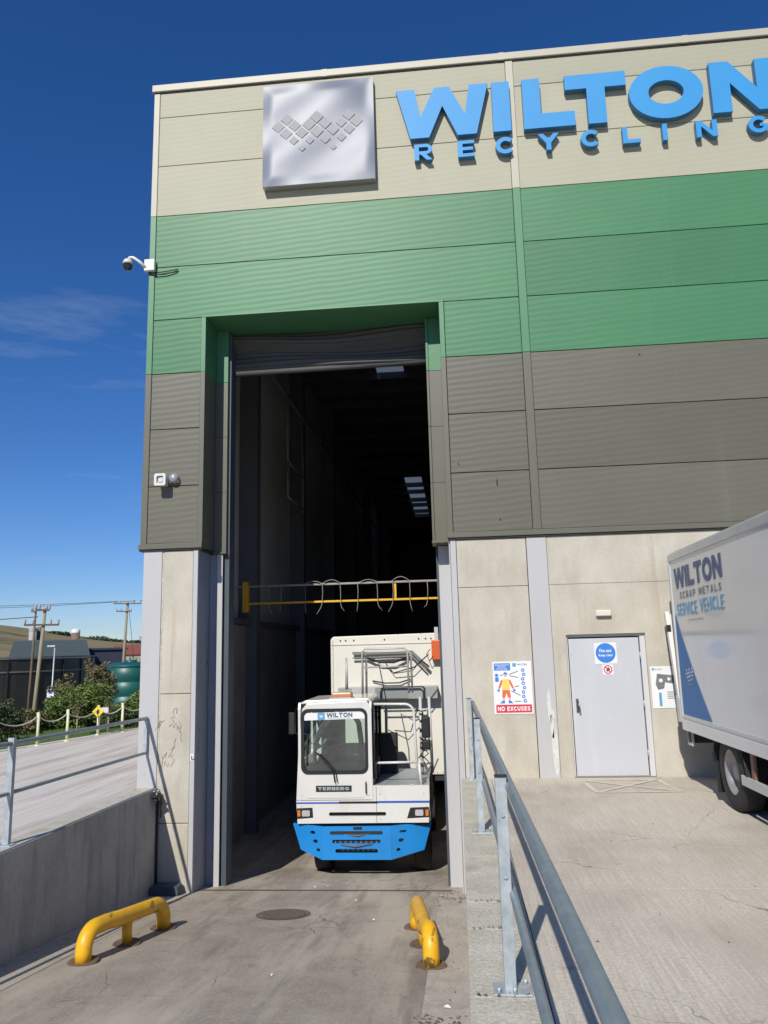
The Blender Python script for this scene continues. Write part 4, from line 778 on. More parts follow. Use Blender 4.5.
# hood band
hood = [(2.285, -.98), (4.575, -.98), (4.60, -.60), (4.60, -.40), (3.62, -.38), (3.62, -.64), (2.262, -.64)]
hb = P(MB().poly([(2.285, -.985), (4.575, -.975), (4.60, -.56), (4.60, -.365), (3.622, -.36), (3.622, -.605), (2.262, -.605)], [rrect(2.84, 3.84, -.865, -.80, .03, 4)], (0, YF + .05, 0), X, Z, .05), 'front_panel', WHITE, tt)
P(MB().box(2.29, 4.57, YF + .12, YF + .2, -1.03, -.62), 'panel_backing', BLKG, tt)
P(MB().box(2.26, 3.02, YF + .044, YF + .051, -.655, -.63), 'stripe', STRIPE, tt); P(MB().box(3.02, 3.70, YF + .042, YF + .051, -.655, -.622), 'seam_strip', BLK, tt); P(MB().box(3.70, 4.595, YF + .044, YF + .051, -.65, -.618), 'stripe', STRIPE, tt)
for (xa, xb, am) in ((2.275, 2.56, -1), (4.20, 4.59, 1)):
    hl = P(MB().poly([(xa, -.905), (xb, -.885), (xb - .01, -.72), (xa + .03 * (am > 0) * 2, -.73)], [], (0, YF + .045, 0), X, Z, .02), 'headlight', BLK, tt)
    cx = (xa + xb) / 2 + .02; MBx = MB().poly(rrect(cx - .07, cx + .07, -.86, -.76, .02), [], (0, YF + .02, 0), X, Z, .012); P(MBx, 'lens', LENS, tt).parent = tt
    ax = xa + .035 if am < 0 else xb - .045; P(MB().poly(rrect(ax - .022, ax + .03, -.86, -.76, .01), [], (0, YF + .02, 0), X, Z, .012), 'indicator', AMB, tt)
# cab shell
cab_out = [(2.262, -.60), (3.618, -.60), (3.618, .55), (3.60, .98), (3.54, 1.08), (2.46, 1.05), (2.375, .95), (2.30, .2)]
ws = rrect(2.385, 3.525, -.13, .925, .10, 5); ws = [(p[0] + (-.03 if p[0] < 2.9 and p[1] < .3 else 0), p[1]) for p in ws]
cf = P(MB().poly(cab_out, [ws], (0, YF + .05, 0), X, Z, .05), 'cab_front', WHITE, tt, bevel=.012, ang=50)
P(MB().poly([(p[0] + (.0), p[1]) for p in rrect(2.352, 3.548, -.165, .955, .125, 6)], [rrect(2.41, 3.50, -.105, .90, .09, 5)], (0, YF + .04, 0), X, Z, .012), 'windscreen_seal', BLK, tt)
P(MB().poly(rrect(2.38, 3.53, -.135, .93, .1, 5), [], (0, YF + .06, 0), X, Z, .006), 'windscreen', GLS, tt)
P(MB().poly([(2.415, .755), (3.498, .775), (3.498, .87), (3.44, .895), (2.46, .885), (2.413, .84)], [], (0, YF + .05, 0), X, Z, .002), 'sun_strip', PWHITE, tt)
P(MB().poly(rrect(2.655, 2.785, .765, .885, .01), [], (0, YF + .047, 0), X, Z, .001), 'logo_tile', SKYP, tt)
g = MB(); word(g, 'W', (2.69, YF + .045, .80), X, Z, .045, .06, th=.001); P(g, 'logo_mark', PWHITE, tt)
g = MB(); word(g, 'WILTON', (2.82, YF + .047, .805), X, Z, .075, .46, th=.001); P(g, 'lettering', NAVY, tt); small_text('RECYCLING', (2.84, YF + .047, .782), .012, .40, GREYP, tt)
P(MB().box(2.615, 3.245, YF + .036, YF + .051, -.455, -.355), 'badge', BLK, tt, bevel=.004); g = MB(); word(g, 'TERBERG', (2.65, YF + .034, -.432), X, Z, .055, .56, th=.001); P(g, 'lettering', GALV, tt)
# cab sides, rear, roof, floor
yb = 3.05
P(MB().poly([(YF + .1, -.6), (yb, -.6), (yb, 1.05), (YF + .14, 1.05), (YF + .1, .9)], [rrect(1.95, 2.85, .05, .85, .08)], (2.262, 0, 0), (0, -1, 0), Z, .0), 'x', WHITE, tt) if False else None
def side(xf, sgn, hole, name, m):
    pts = [(YF + .052, -.6), (yb, -.6), (yb, 1.06), (YF + .10, 1.06), (YF + .052, .95)]
    u = (0, sgn, 0); f = [(sgn * p[0], p[1]) for p in pts]; hh = [[(sgn * p[0], p[1]) for p in h_] for h_ in hole]
    return P(MB().poly(f, hh, (xf, 0, 0), u, Z, .04), name, m, tt)
side(3.618, 1, [rrect(1.80, 2.92, .0, .95, .08)], 'cab_side', WHITE); side(2.262 + .04, -1, [rrect(1.85, 2.85, .05, .90, .08)], 'cab_side', WHITE)
P(MB().box(2.27, 3.58, yb - .04, yb, -.6, .20).box(2.27, 2.5, yb - .04, yb, .2, 1.05).box(3.42, 3.58, yb - .04, yb, .2, 1.05).box(2.5, 3.42, yb - .04, yb, .88, 1.05).box(2.82, 2.95, yb - .04, yb, .2, .88), 'cab_rear', WHITE, tt)
P(MB().poly([(2.30, 1.03), (3.62, 1.06), (3.56, 1.125), (2.42, 1.10)], [], (0, YF + .10, 0), X, Z, 1.42), 'cab_roof', WHITE, tt, bevel=.03)
P(MB().box(2.29, 3.59, YF + .12, yb, -.6, -.5), 'cab_floor', BLKG, tt)
P(MB().box(3.622, 3.63, 1.78, 2.94, -.02, .97), 'door_glass', GLS, tt)
g = MB(); g.tube([(3.64, 1.76, -.25), (3.64, 1.76, .97), (3.64, 2.95, .97), (3.64, 2.95, -.45), (3.64, 1.76, -.25)], .022, 8); g.tube([(3.64, 2.35, -.35), (3.64, 2.35, .96)], .018, 8); g.tube([(3.645, 1.8, .45), (3.66, 1.85, .1), (3.66, 2.3, -.1)], .012, 6); P(g, 'door_frame', BLKG, tt)
P(MB().box(2.36, 3.54, YF + .11, YF + .50, -.22, -.02), 'dashboard', mat('grey_dash', (.30, .31, .31), .6), tt, bevel=.03)
P(MB().box(2.5, 2.95, 2.55, 2.95, -.2, .0), 'seat_cushion', SEATM, tt, bevel=.05)
P(MB().box(2.50, 2.95, 2.82, 2.98, .0, .72), 'seat_back', SEATM, tt, bevel=.05)
sw = MB(); c0 = Vector((2.72, 2.02, .12)); ax1 = Vector((1, 0, 0)); ax2 = Vector((0, .55, .83))
sw.tube([c0 + (ax1 * math.cos(a) + ax2 * math.sin(a)) * .2 for a in [i * math.pi / 12 for i in range(25)]], .016, 8, cap=False); sw.bar(c0 - ax1 * .19, c0 + ax1 * .19, .03, .02); sw.tube([c0, c0 + Vector((0, -.2, -.25))], .03, 8); P(sw, 'steering_wheel', BLK, tt)
g = MB(); g.tube([(3.30, 2.5, -.5), (3.32, 2.5, .3), (3.28, 2.5, .62), (3.2, 2.5, .75)], .05, 8); P(g, 'control_stalk', BLK, tt)
# wiper
g = MB(); g.tube([(2.96, YF + .0, -.30), (2.93, YF + .01, -.12), (2.62, YF + .02, .22)], .011, 6); g.tube([(3.0, YF + .0, -.29), (2.97, YF + .01, -.12), (2.66, YF + .02, .20)], .008, 6); g.tube([(2.46, YF + .028, -.02), (2.475, YF + .028, .52)], .012, 6); P(g, 'wiper', BLK, tt)
# beacon and roof rack beam
P(MB().box(2.86, 3.24, YF + .3, YF + .5, 1.12, 1.22), 'beacon', BEAC, tt, bevel=.03); P(MB().box(2.84, 3.26, YF + .28, YF + .52, 1.10, 1.128), 'beacon_base', GALV, tt)

# deck, handrails
P(MB().box(3.64, 4.60, YF + .1, 3.6, -.42, -.372), 'deck', GALV, tt); P(MB().box(4.56, 4.605, YF + .1, 3.3, -.95, -.25), 'deck_side', mat('dusty_grey_paint', (.30, .29, .26), .7, 0, .15, 4), tt, bevel=.004)
g = MB(); g.tube([(3.64, 1.9, 1.0), (4.20, 1.9, .99)] + [(4.20 + .16 * math.sin(R(a)), 1.9, .83 + .16 * math.cos(R(a))) for a in range(15, 91, 15)] + [(4.37, 1.9, .4), (4.40, 1.9, -.38)], .024, 10); P(g, 'handrail', WHITE, tt)
g = MB(); g.tube([(3.62, 1.9, -.02), (4.40, 1.9, -.012)], .022, 10); g.tube([(4.43, 1.78, -.02), (4.46, 1.76, -.40)], .026, 10); g.tube([(4.43, 1.9, -.01), (4.5, 2.1, -.05), (4.55, 2.3, -.2), (4.58, 2.35, -.36)], .024, 10); g.box(4.28, 4.33, YF + .04, YF + .1, -.36, -.35); P(g, 'handrail', WHITE, tt)
g = MB(); g.tube([(4.43, 2.9, -.4), (4.43, 2.9, 1.05)], .03, 10); g.tube([(4.62, 2.9, -.35), (4.60, 2.9, 1.05)], .028, 10)
for z in (-.2, .05, .3, .55, .8): g.tube([(4.43, 2.9, z), (4.61, 2.9, z + .03)], .016, 8)
P(g, 'ladder', mat('pale_ladder_paint', (.52, .52, .50), .5), tt)
g = MB(); 
for k in range(7):
    z0 = .75 - k * .16; g.tube([(4.40 + .03 * (k % 2), 2.86, z0), (4.50, 2.80, z0 - .03), (4.56, 2.84, z0 - .10), (4.48, 2.80, z0 - .16), (4.40, 2.84, z0 - .12)], .011, 6)
P(g, 'coiled_air_line', BLK, tt)
for z0, z1 in ((.36, .74), (.16, .33)): P(MB().box(4.47, 4.63, 2.2, 2.30, z0, z1), 'mirror', BLK, tt, bevel=.03, seg=3)
g = MB(); g.tube([(4.40, 1.95, .9), (4.5, 2.22, .82), (4.55, 2.26, .2), (4.42, 1.95, .05)], .012, 6); P(g, 'mirror_arm', BLK, tt)
g = MB(); g.tube([(2.27, 2.6, .9), (1.98, 2.95, .86), (1.97, 2.95, .40), (2.27, 2.6, .42)], .012, 6); P(g, 'mirror_arm', BLK, tt); P(MB().box(1.82, 1.96, 2.95, 3.0, .38, .80), 'mirror', BLKG, tt, bevel=.02)
g = MB()   # rear guard hoop above the cab
for yy_ in (3.36, 3.52):
    o_ = .06 if yy_ > 3.4 else 0; g.tube([(3.26 + o_, yy_, 1.1), (3.27 + o_, yy_, 1.93 - o_), (3.32 + o_, yy_, 1.985 - o_), (4.12 + o_, yy_, 1.985 - o_), (4.18 + o_, yy_, 1.93 - o_), (4.19 + o_, yy_, 1.1)], .021, 10); g.tube([(3.27, yy_, 1.62), (4.18, yy_, 1.62)], .016, 8)
P(g, 'guard_hoop', mat('pale_guard_paint', (.46, .46, .44), .5, .2), tt)
P(MB().tube([(2.95, 3.3, 1.2), (2.95, 3.3, 1.82)], .03, 10, r2=.018), 'exhaust_tip', GALV, tt)
P(MB().box(3.60, 3.95, 3.0, 3.3, -.38, .36), 'valve_block', BLKG, tt, bevel=.02)
g = MB(); g.tube([(3.72, 3.2, .36), (3.73, 3.3, 1.0), (3.6, 3.35, 1.7), (3.9, 3.4, 1.5), (4.3, 3.5, 1.6), (4.6, 3.6, 1.85)], .012, 6); g.tube([(3.9, 3.2, .4), (4.2, 3.4, .35), (4.35, 3.3, .8)], .012, 6); g.tube([(3.75, 3.35, .4), (4.15, 3.4, .2), (4.38, 3.2, .45)], .01, 6); P(g, 'air_line', BLK, tt)
# chassis and wheels
P(MB().box(2.95, 3.95, 1.9, 6.8, -1.35, -.95), 'chassis', BLKG, tt); P(MB().box(2.3, 4.56, 2.1, 3.5, -1.25, -.62), 'under_cab', BLKG, tt)
def wheel(xc, yc, zc, r, w, par, sgn, rimm=RIMD):
    o = 1
    tp = [(r * .58, -w / 2), (r * .80, -w / 2 - .005), (r * .95, -w * .48), (r, -w * .38), (r, w * .38), (r * .95, w * .48), (r * .80, w / 2 + .005), (r * .58, w / 2)]
    tyre = P(MB().lathe(tp, (xc, yc, zc), 'x', 40), 'wheel', RUB, par)
    s = sgn
    rp = [(r * .585, s * w * .47), (r * .54, s * w * .44), (r * .50, s * w * .15), (r * .44, s * w * .02), (r * .25, -s * w * .0), (r * .24, s * w * .22), (r * .20, s * w * .30), (.001, s * w * .30)]
    ri = MB().lathe(rp, (xc, yc, zc), 'x', 32)
    for i in range(8): a = 2 * math.pi * i / 8; ri.tube([(xc + s * w * .0, yc + r * .34 * math.cos(a), zc + r * .34 * math.sin(a)), (xc + s * w * .08, yc + r * .34 * math.cos(a), zc + r * .34 * math.sin(a))], r * .03, 6)
    b = ri.build('rim', rimm, tyre); b.data.transform(Matrix.Translation(-par.location))
    return tyre
for xx, s_ in ((2.62, -1), (4.42, 1)): wheel(xx, 2.55, -1.968 + .5, .5, .28, tt, s_)
for xx, s_ in ((2.60, -1), (4.40, 1)): wheel(xx, 5.6, -1.968 + .5, .5, .34, tt, s_)
g = MB(); g.tube(arcpts((4.42, 2.55, -1.468), .58, 20, 160, 10, 'yz'), .04, 6); P(g, 'mudguard', BLKG, tt)

# driver
def skinned(name, joints, edges, m, parent=None, sub=2):
    me = bpy.data.meshes.new(name); me.from_pydata([j[0] for j in joints], edges, []); o = bpy.data.objects.new(name, me); COL.objects.link(o); me.materials.append(m)
    if parent: o.parent = parent
    sk = o.modifiers.new('skin', 'SKIN'); 
    for i, j in enumerate(joints): me.skin_vertices[0].data[i].radius = (j[1], j[2] if len(j) > 2 else j[1])
    me.skin_vertices[0].data[0].use_root = True
    sb = o.modifiers.new('sub', 'SUBSURF'); sb.levels = sub; sb.render_levels = sub
    for p in me.polygons: p.use_smooth = True
    return o
x0 = 2.72; y0 = 2.66; z0 = .02
J = [((x0, y0, z0 + .02), .16, .12), ((x0, y0 + .02, z0 + .20), .15, .11), ((x0, y0, z0 + .40), .17, .11), ((x0, y0, z0 + .52), .10, .08), ((x0, y0 - .01, z0 + .58), .055), ((x0, y0 - .03, z0 + .68), .075, .09), ((x0, y0 - .03, z0 + .80), .065, .08),
     ((x0 - .19, y0, z0 + .48), .065), ((x0 - .26, y0 - .16, z0 + .25), .05), ((x0 - .15, y0 - .42, z0 + .22), .036), ((x0 - .13, y0 - .50, z0 + .22), .03),
     ((x0 + .19, y0, z0 + .48), .065), ((x0 + .26, y0 - .16, z0 + .25), .05), ((x0 + .14, y0 - .42, z0 + .22), .036), ((x0 + .10, y0 - .52, z0 + .24), .03),
     ((x0 - .1, y0 - .25, z0 + .0), .085), ((x0 - .12, y0 - .45, z0 - .02), .065), ((x0 - .12, y0 - .5, z0 - .35), .05), ((x0 + .1, y0 - .25, z0 + .0), .085), ((x0 + .12, y0 - .45, z0 - .02), .065), ((x0 + .12, y0 - .5, z0 - .35), .05)]
E_ = [(0, 1), (1, 2), (2, 3), (3, 4), (4, 5), (5, 6), (2, 7), (7, 8), (8, 9), (9, 10), (2, 11), (11, 12), (12, 13), (13, 14), (0, 15), (15, 16), (16, 17), (0, 18), (18, 19), (19, 20)]
dv = skinned('person', [(((j[0][0] - x0), (j[0][1] - y0), (j[0][2] - z0)), *j[1:]) for j in J], E_, CLOTH); dv.location = (x0, y0, z0)
tag(dv, 'driver in dark clothing seated behind the windscreen with hands on the steering wheel', 'person')
fc = MB().lathe([(.001, .13), (.05, .115), (.078, .06), (.085, 0), (.075, -.06), (.045, -.11), (.001, -.125)], (0, -.045, .735 - 0), 'z', 20); o = fc.build('face', SKIN, dv); o.location = (0, 0, 0)
nz_ = MB().lathe([(.001, -.03), (.014, -.005), (.016, .015), (.001, .02)], (0, -.135, .73), 'y', 8).build('nose', SKIN, dv)
MB().lathe([(.001, .145), (.06, .13), (.09, .07), (.094, .03), (.088, .02)], (0, -.03, .735), 'z', 20).build('cap', CLOTH, dv)
for s_ in (-1, 1):
    hx_ = s_ * .12; g = skinned('hand', [((hx_, -.50, .22), .032, .02), ((hx_, -.56, .23), .036, .018), ((hx_, -.60, .24), .032, .016)], [(0, 1), (1, 2)], SKIN, dv, 1)
    for k in range(4): xx = hx_ - .028 + k * .018; skinned('finger', [((xx, -.59, .245), .009), ((xx, -.635, .25 + .004 * k), .0085), ((xx, -.65, .225), .0075), ((xx, -.63, .205), .007)], [(0, 1), (1, 2), (2, 3)], SKIN, dv, 1)
    skinned('thumb', [((hx_ - s_ * .03, -.54, .235), .011), ((hx_ - s_ * .055, -.58, .25), .010), ((hx_ - s_ * .05, -.62, .25), .009)], [(0, 1), (1, 2)], SKIN, dv, 1)

# ------------------------------------------------------------------ box trailer behind the tractor
tr = thing('box_trailer', 'tall white box trailer coupled behind the terminal tractor', 'trailer', (3.65, 10, -1.968))
P(MB().poly([(2.40, -.67), (4.90, -.67), (4.90, 2.24), (4.86, 2.30), (2.46, 2.27), (2.40, 2.21)], [], (0, 4.7, 0), X, Z, 12.5), 'body', WHITED, tr, bevel=.02)
g = MB(); g.box(2.42, 4.88, 4.685, 4.699, 2.08, 2.095); g.box(2.44, 2.46, 4.685, 4.699, -.6, 2.2); P(g, 'front_trim', mat('trailer_trim', (.55, .53, .46), .6), tr)
g = MB()
for x in (2.62, 2.74, 2.92, 4.35, 4.5, 4.62, 3.6): g.tube([(x, 4.69, 2.18), (x, 4.70, 2.18)], .018, 8)
for i in range(20):
    g.tube([(2.44, 4.69, -.55 + i * .135), (2.44, 4.70, -.55 + i * .135)], .009, 6); g.tube([(2.5 + i * .12, 4.69, -.62), (2.5 + i * .12, 4.70, -.62)], .009, 6)
P(g, 'rivet', BLKG, tr)
g = MB(); g.bar((2.9, 4.6, 1.90), (4.22, 4.6, 1.90), .05, .06); g.bar((2.9, 4.6, 1.80), (4.22, 4.6, 1.82), .03, .03); g.bar((4.2, 4.6, 1.90), (4.56, 4.55, 1.56), .05, .05); g.bar((4.2, 4.6, 1.81), (4.50, 4.55, 1.52), .03, .03); P(g, 'support_bar', mat('grey_bar_steel', (.22, .22, .21), .5, .4), tr)
P(MB().tube([(3.2, 4.6, 1.80), (3.5, 4.55, 1.70), (3.8, 4.55, 1.69), (4.1, 4.6, 1.78)], .025, 8), 'air_line', BLK, tr)
P(MB().tube([(3.32, 4.65, 1.30), (3.6, 4.62, 1.25), (3.9, 4.62, 1.25), (4.15, 4.65, 1.32)], .015, 8), 'air_line', BLK, tr)
P(MB().box(2.60, 4.73, 4.42, 4.68, .92, 1.18), 'front_beam', mat('grey_beam_paint', (.34, .35, .34), .5, .2, .06, 3), tr, bevel=.008); P(MB().box(2.9, 3.4, 4.405, 4.418, .94, 1.165), 'bright_plate', TRIM, tr); P(MB().box(3.4, 4.1, 4.407, 4.418, .94, 1.165), 'dull_plate', mat('dull_plate_alloy', (.28, .29, .29), .5, .3), tr)
P(MB().box(4.63, 4.86, 4.50, 4.68, 1.72, 2.14), 'marker_box', ORG, tr, bevel=.02); P(MB().box(4.70, 4.78, 4.62, 4.68, 2.14, 2.42), 'marker_bracket', TRIM, tr)
g = MB(); g.tube([(4.66, 4.5, 1.8), (4.58, 4.5, 1.7), (4.52, 4.5, 1.85), (4.6, 4.5, 1.95)], .01, 6); g.tube([(4.56, 4.5, 1.60), (4.40, 4.52, 1.72), (4.2, 4.55, 1.5), (3.8, 4.58, 1.45), (3.6, 4.6, 1.7)], .01, 6); P(g, 'electric_cable', BLK, tr)
P(MB().box(2.75, 4.55, 5.0, 17, -1.05, -.68), 'chassis', BLKG, tr); P(MB().box(4.60, 4.88, 4.75, 17, -.80, -.68), 'side_rave', BLKG, tr)
for yy_ in (13.2, 14.5, 15.8):
    for xx, s_ in ((2.62, -1), (4.68, 1)): wheel(xx, yy_, -1.968 + .5, .5, .38, tr, s_)
for xx in (2.9, 4.4): P(MB().box(xx - .06, xx + .06, 7.4, 7.52, -1.93, -1.05).box(xx - .12, xx + .12, 7.36, 7.56, -1.965, -1.93), 'landing_leg', BLKG, tr)

# ------------------------------------------------------------------ service truck
st = thing('service_truck', 'pale grey box truck lettered SERVICE VEHICLE parked tail to the wall at right', 'truck', (9.5, -4, 0))
XS = 8.3; yr = -.765; yf = -7.3
P(MB().box(XS + .006, XS + 2.49, yf, yr, .78, 3.19), 'box_body', TRUCKW, st)
P(MB().box(XS - .012, XS + .07, yf, yr + .008, 3.11, 3.215), 'roof_rail', TRIM, st, bevel=.012); P(MB().box(XS - .010, XS + .09, yf, yr + .006, .755, .90), 'side_rave', TRUCKW, st, bevel=.008); P(MB().box(XS - .008, XS + .02, yf, yr + .004, .925, .965), 'rub_strip', TRIM, st, bevel=.004)
P(MB().box(XS - .014, XS + .05, yr - .045, yr + .014, .76, 3.2), 'corner_post', TRIM, st, bevel=.008)
P(MB().box(XS + .02, XS + 2.5, yf, yr, 3.192, 3.24), 'roof', TRIM, st, bevel=.01); P(MB().box(XS + .06, XS + 2.44, yr + .001, yr + .03, .95, 3.1), 'rear_door', FRAMEM, st)
U = (0, -1, 0)
def tw(txt, y, z, H, wd, m, t_=.27, gap=.14): g = MB(); word(g, txt, (XS - .001, y, z), U, Z, H, wd, th=.002, t=t_, gap=gap); return P(g, 'lettering', m, st)
tw('WILTON', -.975, 2.705, .285, 1.95, NAVY, .26, .12); tw('SCRAP METALS', -1.16, 2.555, .095, 1.70, GREYP, .19, .5); tw('SERVICE', -.955, 2.325, .17, .93, SKYP, .18, .2); tw('VEHICLE', -2.0, 2.335, .17, .9, SKYP, .18, .2)
small_text('www.wiltonrecycling', (XS - .003, -1.45, 2.235), .035, .62, GREYP, st, ux='y', off=.005)
P(MB().poly([(.84, .975), (2.03, .975), (1.78, 1.22), (1.5, 1.52), (1.22, 1.86), (1.0, 2.15), (.855, 2.37)], [], (XS - .001, 0, 0), U, Z, .003), 'blue_panel', BLUEP, st)
g = MB()
for (a, b, s_) in tiles: a = 1.13 + (a - 100) * .00062; b = 1.62 - (b - 125) * .0010; q_ = .018 * s_; P(MB().poly([(a - q_, b), (a, b - q_), (a + q_, b), (a, b + q_)], [], (XS - .0065, 0, 0), U, Z, .001), 'logo_tile', PWHITE, st)
# underbody
P(MB().box(XS + .5, XS + 2.0, -7.6, yr - .1, .50, .75), 'chassis', BLKG, st)
P(MB().box(XS + .02, XS + 2.4, yr - .22, yr - .10, .60, .74), 'rear_crossmember', BLKG, st); P(MB().box(XS + .16, XS + .33, yr - .14, yr - .09, .62, .70), 'tail_lamp', mat('red_lamp', (.35, .02, .02), .3), st); P(MB().box(XS + .03, XS + .06, yr - .24, yr - .05, .56, .74), 'lamp_bracket', TRIM, st)
P(MB().box(XS + .32, XS + 2.2, yr - .20, yr - .08, .36, .46), 'under_run_bar', BLKG, st, bevel=.01); P(MB().box(XS + .5, XS + .62, yr - .18, yr - .12, .46, .60), 'bar_bracket', BLKG, st)
wheel(XS + .17, -2.42, .44, .44, .25, st, -1, RIMM); wheel(XS + .47, -2.42, .44, .44, .22, st, -1, RIMD); wheel(XS + 2.25, -2.42, .44, .44, .3, st, 1, RIMM)
wheel(XS + .2, -7.9, .44, .44, .26, st, -1, RIMM); wheel(XS + 2.22, -7.9, .44, .44, .26, st, 1, RIMM)
g = MB(); arc = arcpts((0, -2.42, .44), .54, 5, 178, 14, 'yz')
for a, b in zip(arc[:-1], arc[1:]): g.quad((XS + .02, a[1], a[2]), (XS + .6, a[1], a[2]), (XS + .6, b[1], b[2]), (XS + .02, b[1], b[2]))
o = P(g, 'mudguard', BLK, st); md = o.modifiers.new('s', 'SOLIDIFY'); md.thickness = .012
P(MB().box(XS + .04, XS + .58, -1.90, -1.885, .12, .50), 'mud_flap', BLK, st)
g = MB(); g.box(XS + .02, XS + .05, -6.9, -2.80, .36, .47); P(g, 'side_guard', TRIM, st, bevel=.006); 
P(MB().box(XS + .05, XS + .08, -3.15, -3.06, .40, .76), 'guard_bracket', mat('dull_brown_bracket', (.22, .12, .08), .7), st)
P(MB().box(XS + .10, XS + .5, -4.6, -3.5, .35, .72), 'battery_box', BLK, st, bevel=.02)
# cab of the service truck
P(MB().poly([(7.45, .45), (9.3, .45), (9.35, 1.25), (9.05, 2.15), (7.95, 2.35), (7.45, 2.35)], [], (XS + .15, 0, 0), U, Z, 2.2), 'cab', WHITE, st, bevel=.05)
P(MB().poly([(8.15, 1.35), (9.15, 1.35), (8.95, 2.0), (8.15, 2.1)], [], (XS + .142, 0, 0), U, Z, .004), 'side_window', GLD, st)
# tail lift platform, partly lowered and leaning
tl = P(MB().obox((XS + 1.2, -.45, 1.72), (1.13, 0, 0), (0, .022, -.006), (0, .17, .66)), 'tail_lift', TRIM, st, bevel=.006)
P(MB().box(XS - .02, XS + .06, -.74, -.58, .85, 1.2), 'lift_hinge', TRIM, st, bevel=.01); P(MB().obox((XS + .035, -.45, 1.72), (.03, 0, 0), (0, .045, -.012), (0, .18, .69)), 'lift_edge', WHITED, st, bevel=.006)
P(MB().box(XS - .005, XS + .05, -.40, -.34, 2.12, 2.22), 'lift_catch', BLK, st)

# ------------------------------------------------------------------ background: ropes, plants, tanks, poles, sheds
def pol(az, r, z=0): a = R(az); return Vector((5.18 + r * math.sin(a), -12.13 + r * math.cos(a), z))
# rope posts
pp_y = [3.7, 4.95, 6.15, 7.04, 8.37, 9.17, 10.25, 11.3]; px_ = {6.15: -5.09, 7.04: -4.80, 8.37: -4.62, 9.17: -4.30}
posts = [(px_.get(y, edge_x(y) + .28), y) for y in pp_y]
GP = 'cream rope barrier posts along the lawn'
lab = ['cream rope post at the yard edge, left of the first visible post', 'cream rope post at the yard edge near the left border of the view', 'leftmost clearly visible cream rope post at the lawn edge', 'second cream rope post from the left at the lawn edge', 'cream rope post carrying the yellow diamond sign', 'cream rope post nearest the building corner column', 'cream rope post further back, hidden behind the corner column', 'cream rope post furthest back along the lawn']
proto = None
for i, (x, y) in enumerate(posts):
    if not proto:
        proto = thing('rope_post', lab[i], 'post', (x, y, -.12), 0, GP); MB().tube([(0, 0, 0), (0, 0, .75)], .038, 12).build('post_shaft', WPOST, proto); MB().lathe([(.001, .79), (.03, .78), (.042, .755), (.042, .745)], (0, 0, 0), 'z', 12).build('post_cap', WPOST, proto); MB().lathe([(.001, .02), (.07, .02), (.075, .001)], (0, 0, 0), 'z', 12).build('foot', WPOST, proto)
    else:
        c = proto.copy(); COL.objects.link(c); c.location = (x, y, -.12); c['label'] = lab[i]
        for ch in [q for q in SC.objects if q.parent == proto]: d = ch.copy(); COL.objects.link(d); d.parent = c
for i in range(len(posts) - 1):
    a = Vector((*posts[i], .57)); b = Vector((*posts[i + 1], .57)); pts = [a.lerp(b, k / 10) - Vector((0, 0, .16 * 4 * (k / 10) * (1 - k / 10))) for k in range(11)]
    tag(MB().tube(pts, .013, 6).build('rope', ROPE), ['sagging pale rope span at the far left border', 'sagging pale rope left of the leftmost clear post', 'sagging pale rope between the two leftmost clear posts', 'sagging pale rope just left of the yellow diamond sign', 'sagging pale rope just right of the yellow diamond sign', 'sagging pale rope running behind the corner column', 'sagging pale rope hidden behind the building corner'][i], 'rope', 'ropes slung between the cream posts')
dx_, dy_ = posts[4]
ys_ = thing('warning_sign', 'yellow diamond warning sign fixed to a rope post', 'sign', (dx_, dy_, .5))
P(MB().poly([(dx_ - .16, .50), (dx_, .34), (dx_ + .16, .50), (dx_, .66)], [], (0, dy_ - .05, 0), X, Z, .008), 'sign_face', mat('bright_yellow_sign', (.80, .58, .02), .5), ys_); P(MB().poly([(dx_ - .03, .44), (dx_ + .03, .44), (dx_ + .05, .52), (dx_, .58), (dx_ - .04, .52)], [], (0, dy_ - .06, 0), X, Z, .002), 'symbol', PDK, ys_)
ws_ = thing('small_sign', 'small white plate turned behind the yellow diamond sign', 'sign', (dx_ + .12, dy_, .5)); P(MB().obox((dx_ + .14, dy_ + .03, .53), (.09, .06, 0), (.004, -.006, 0), (0, 0, .07)), 'plate', PWHITE, ws_)

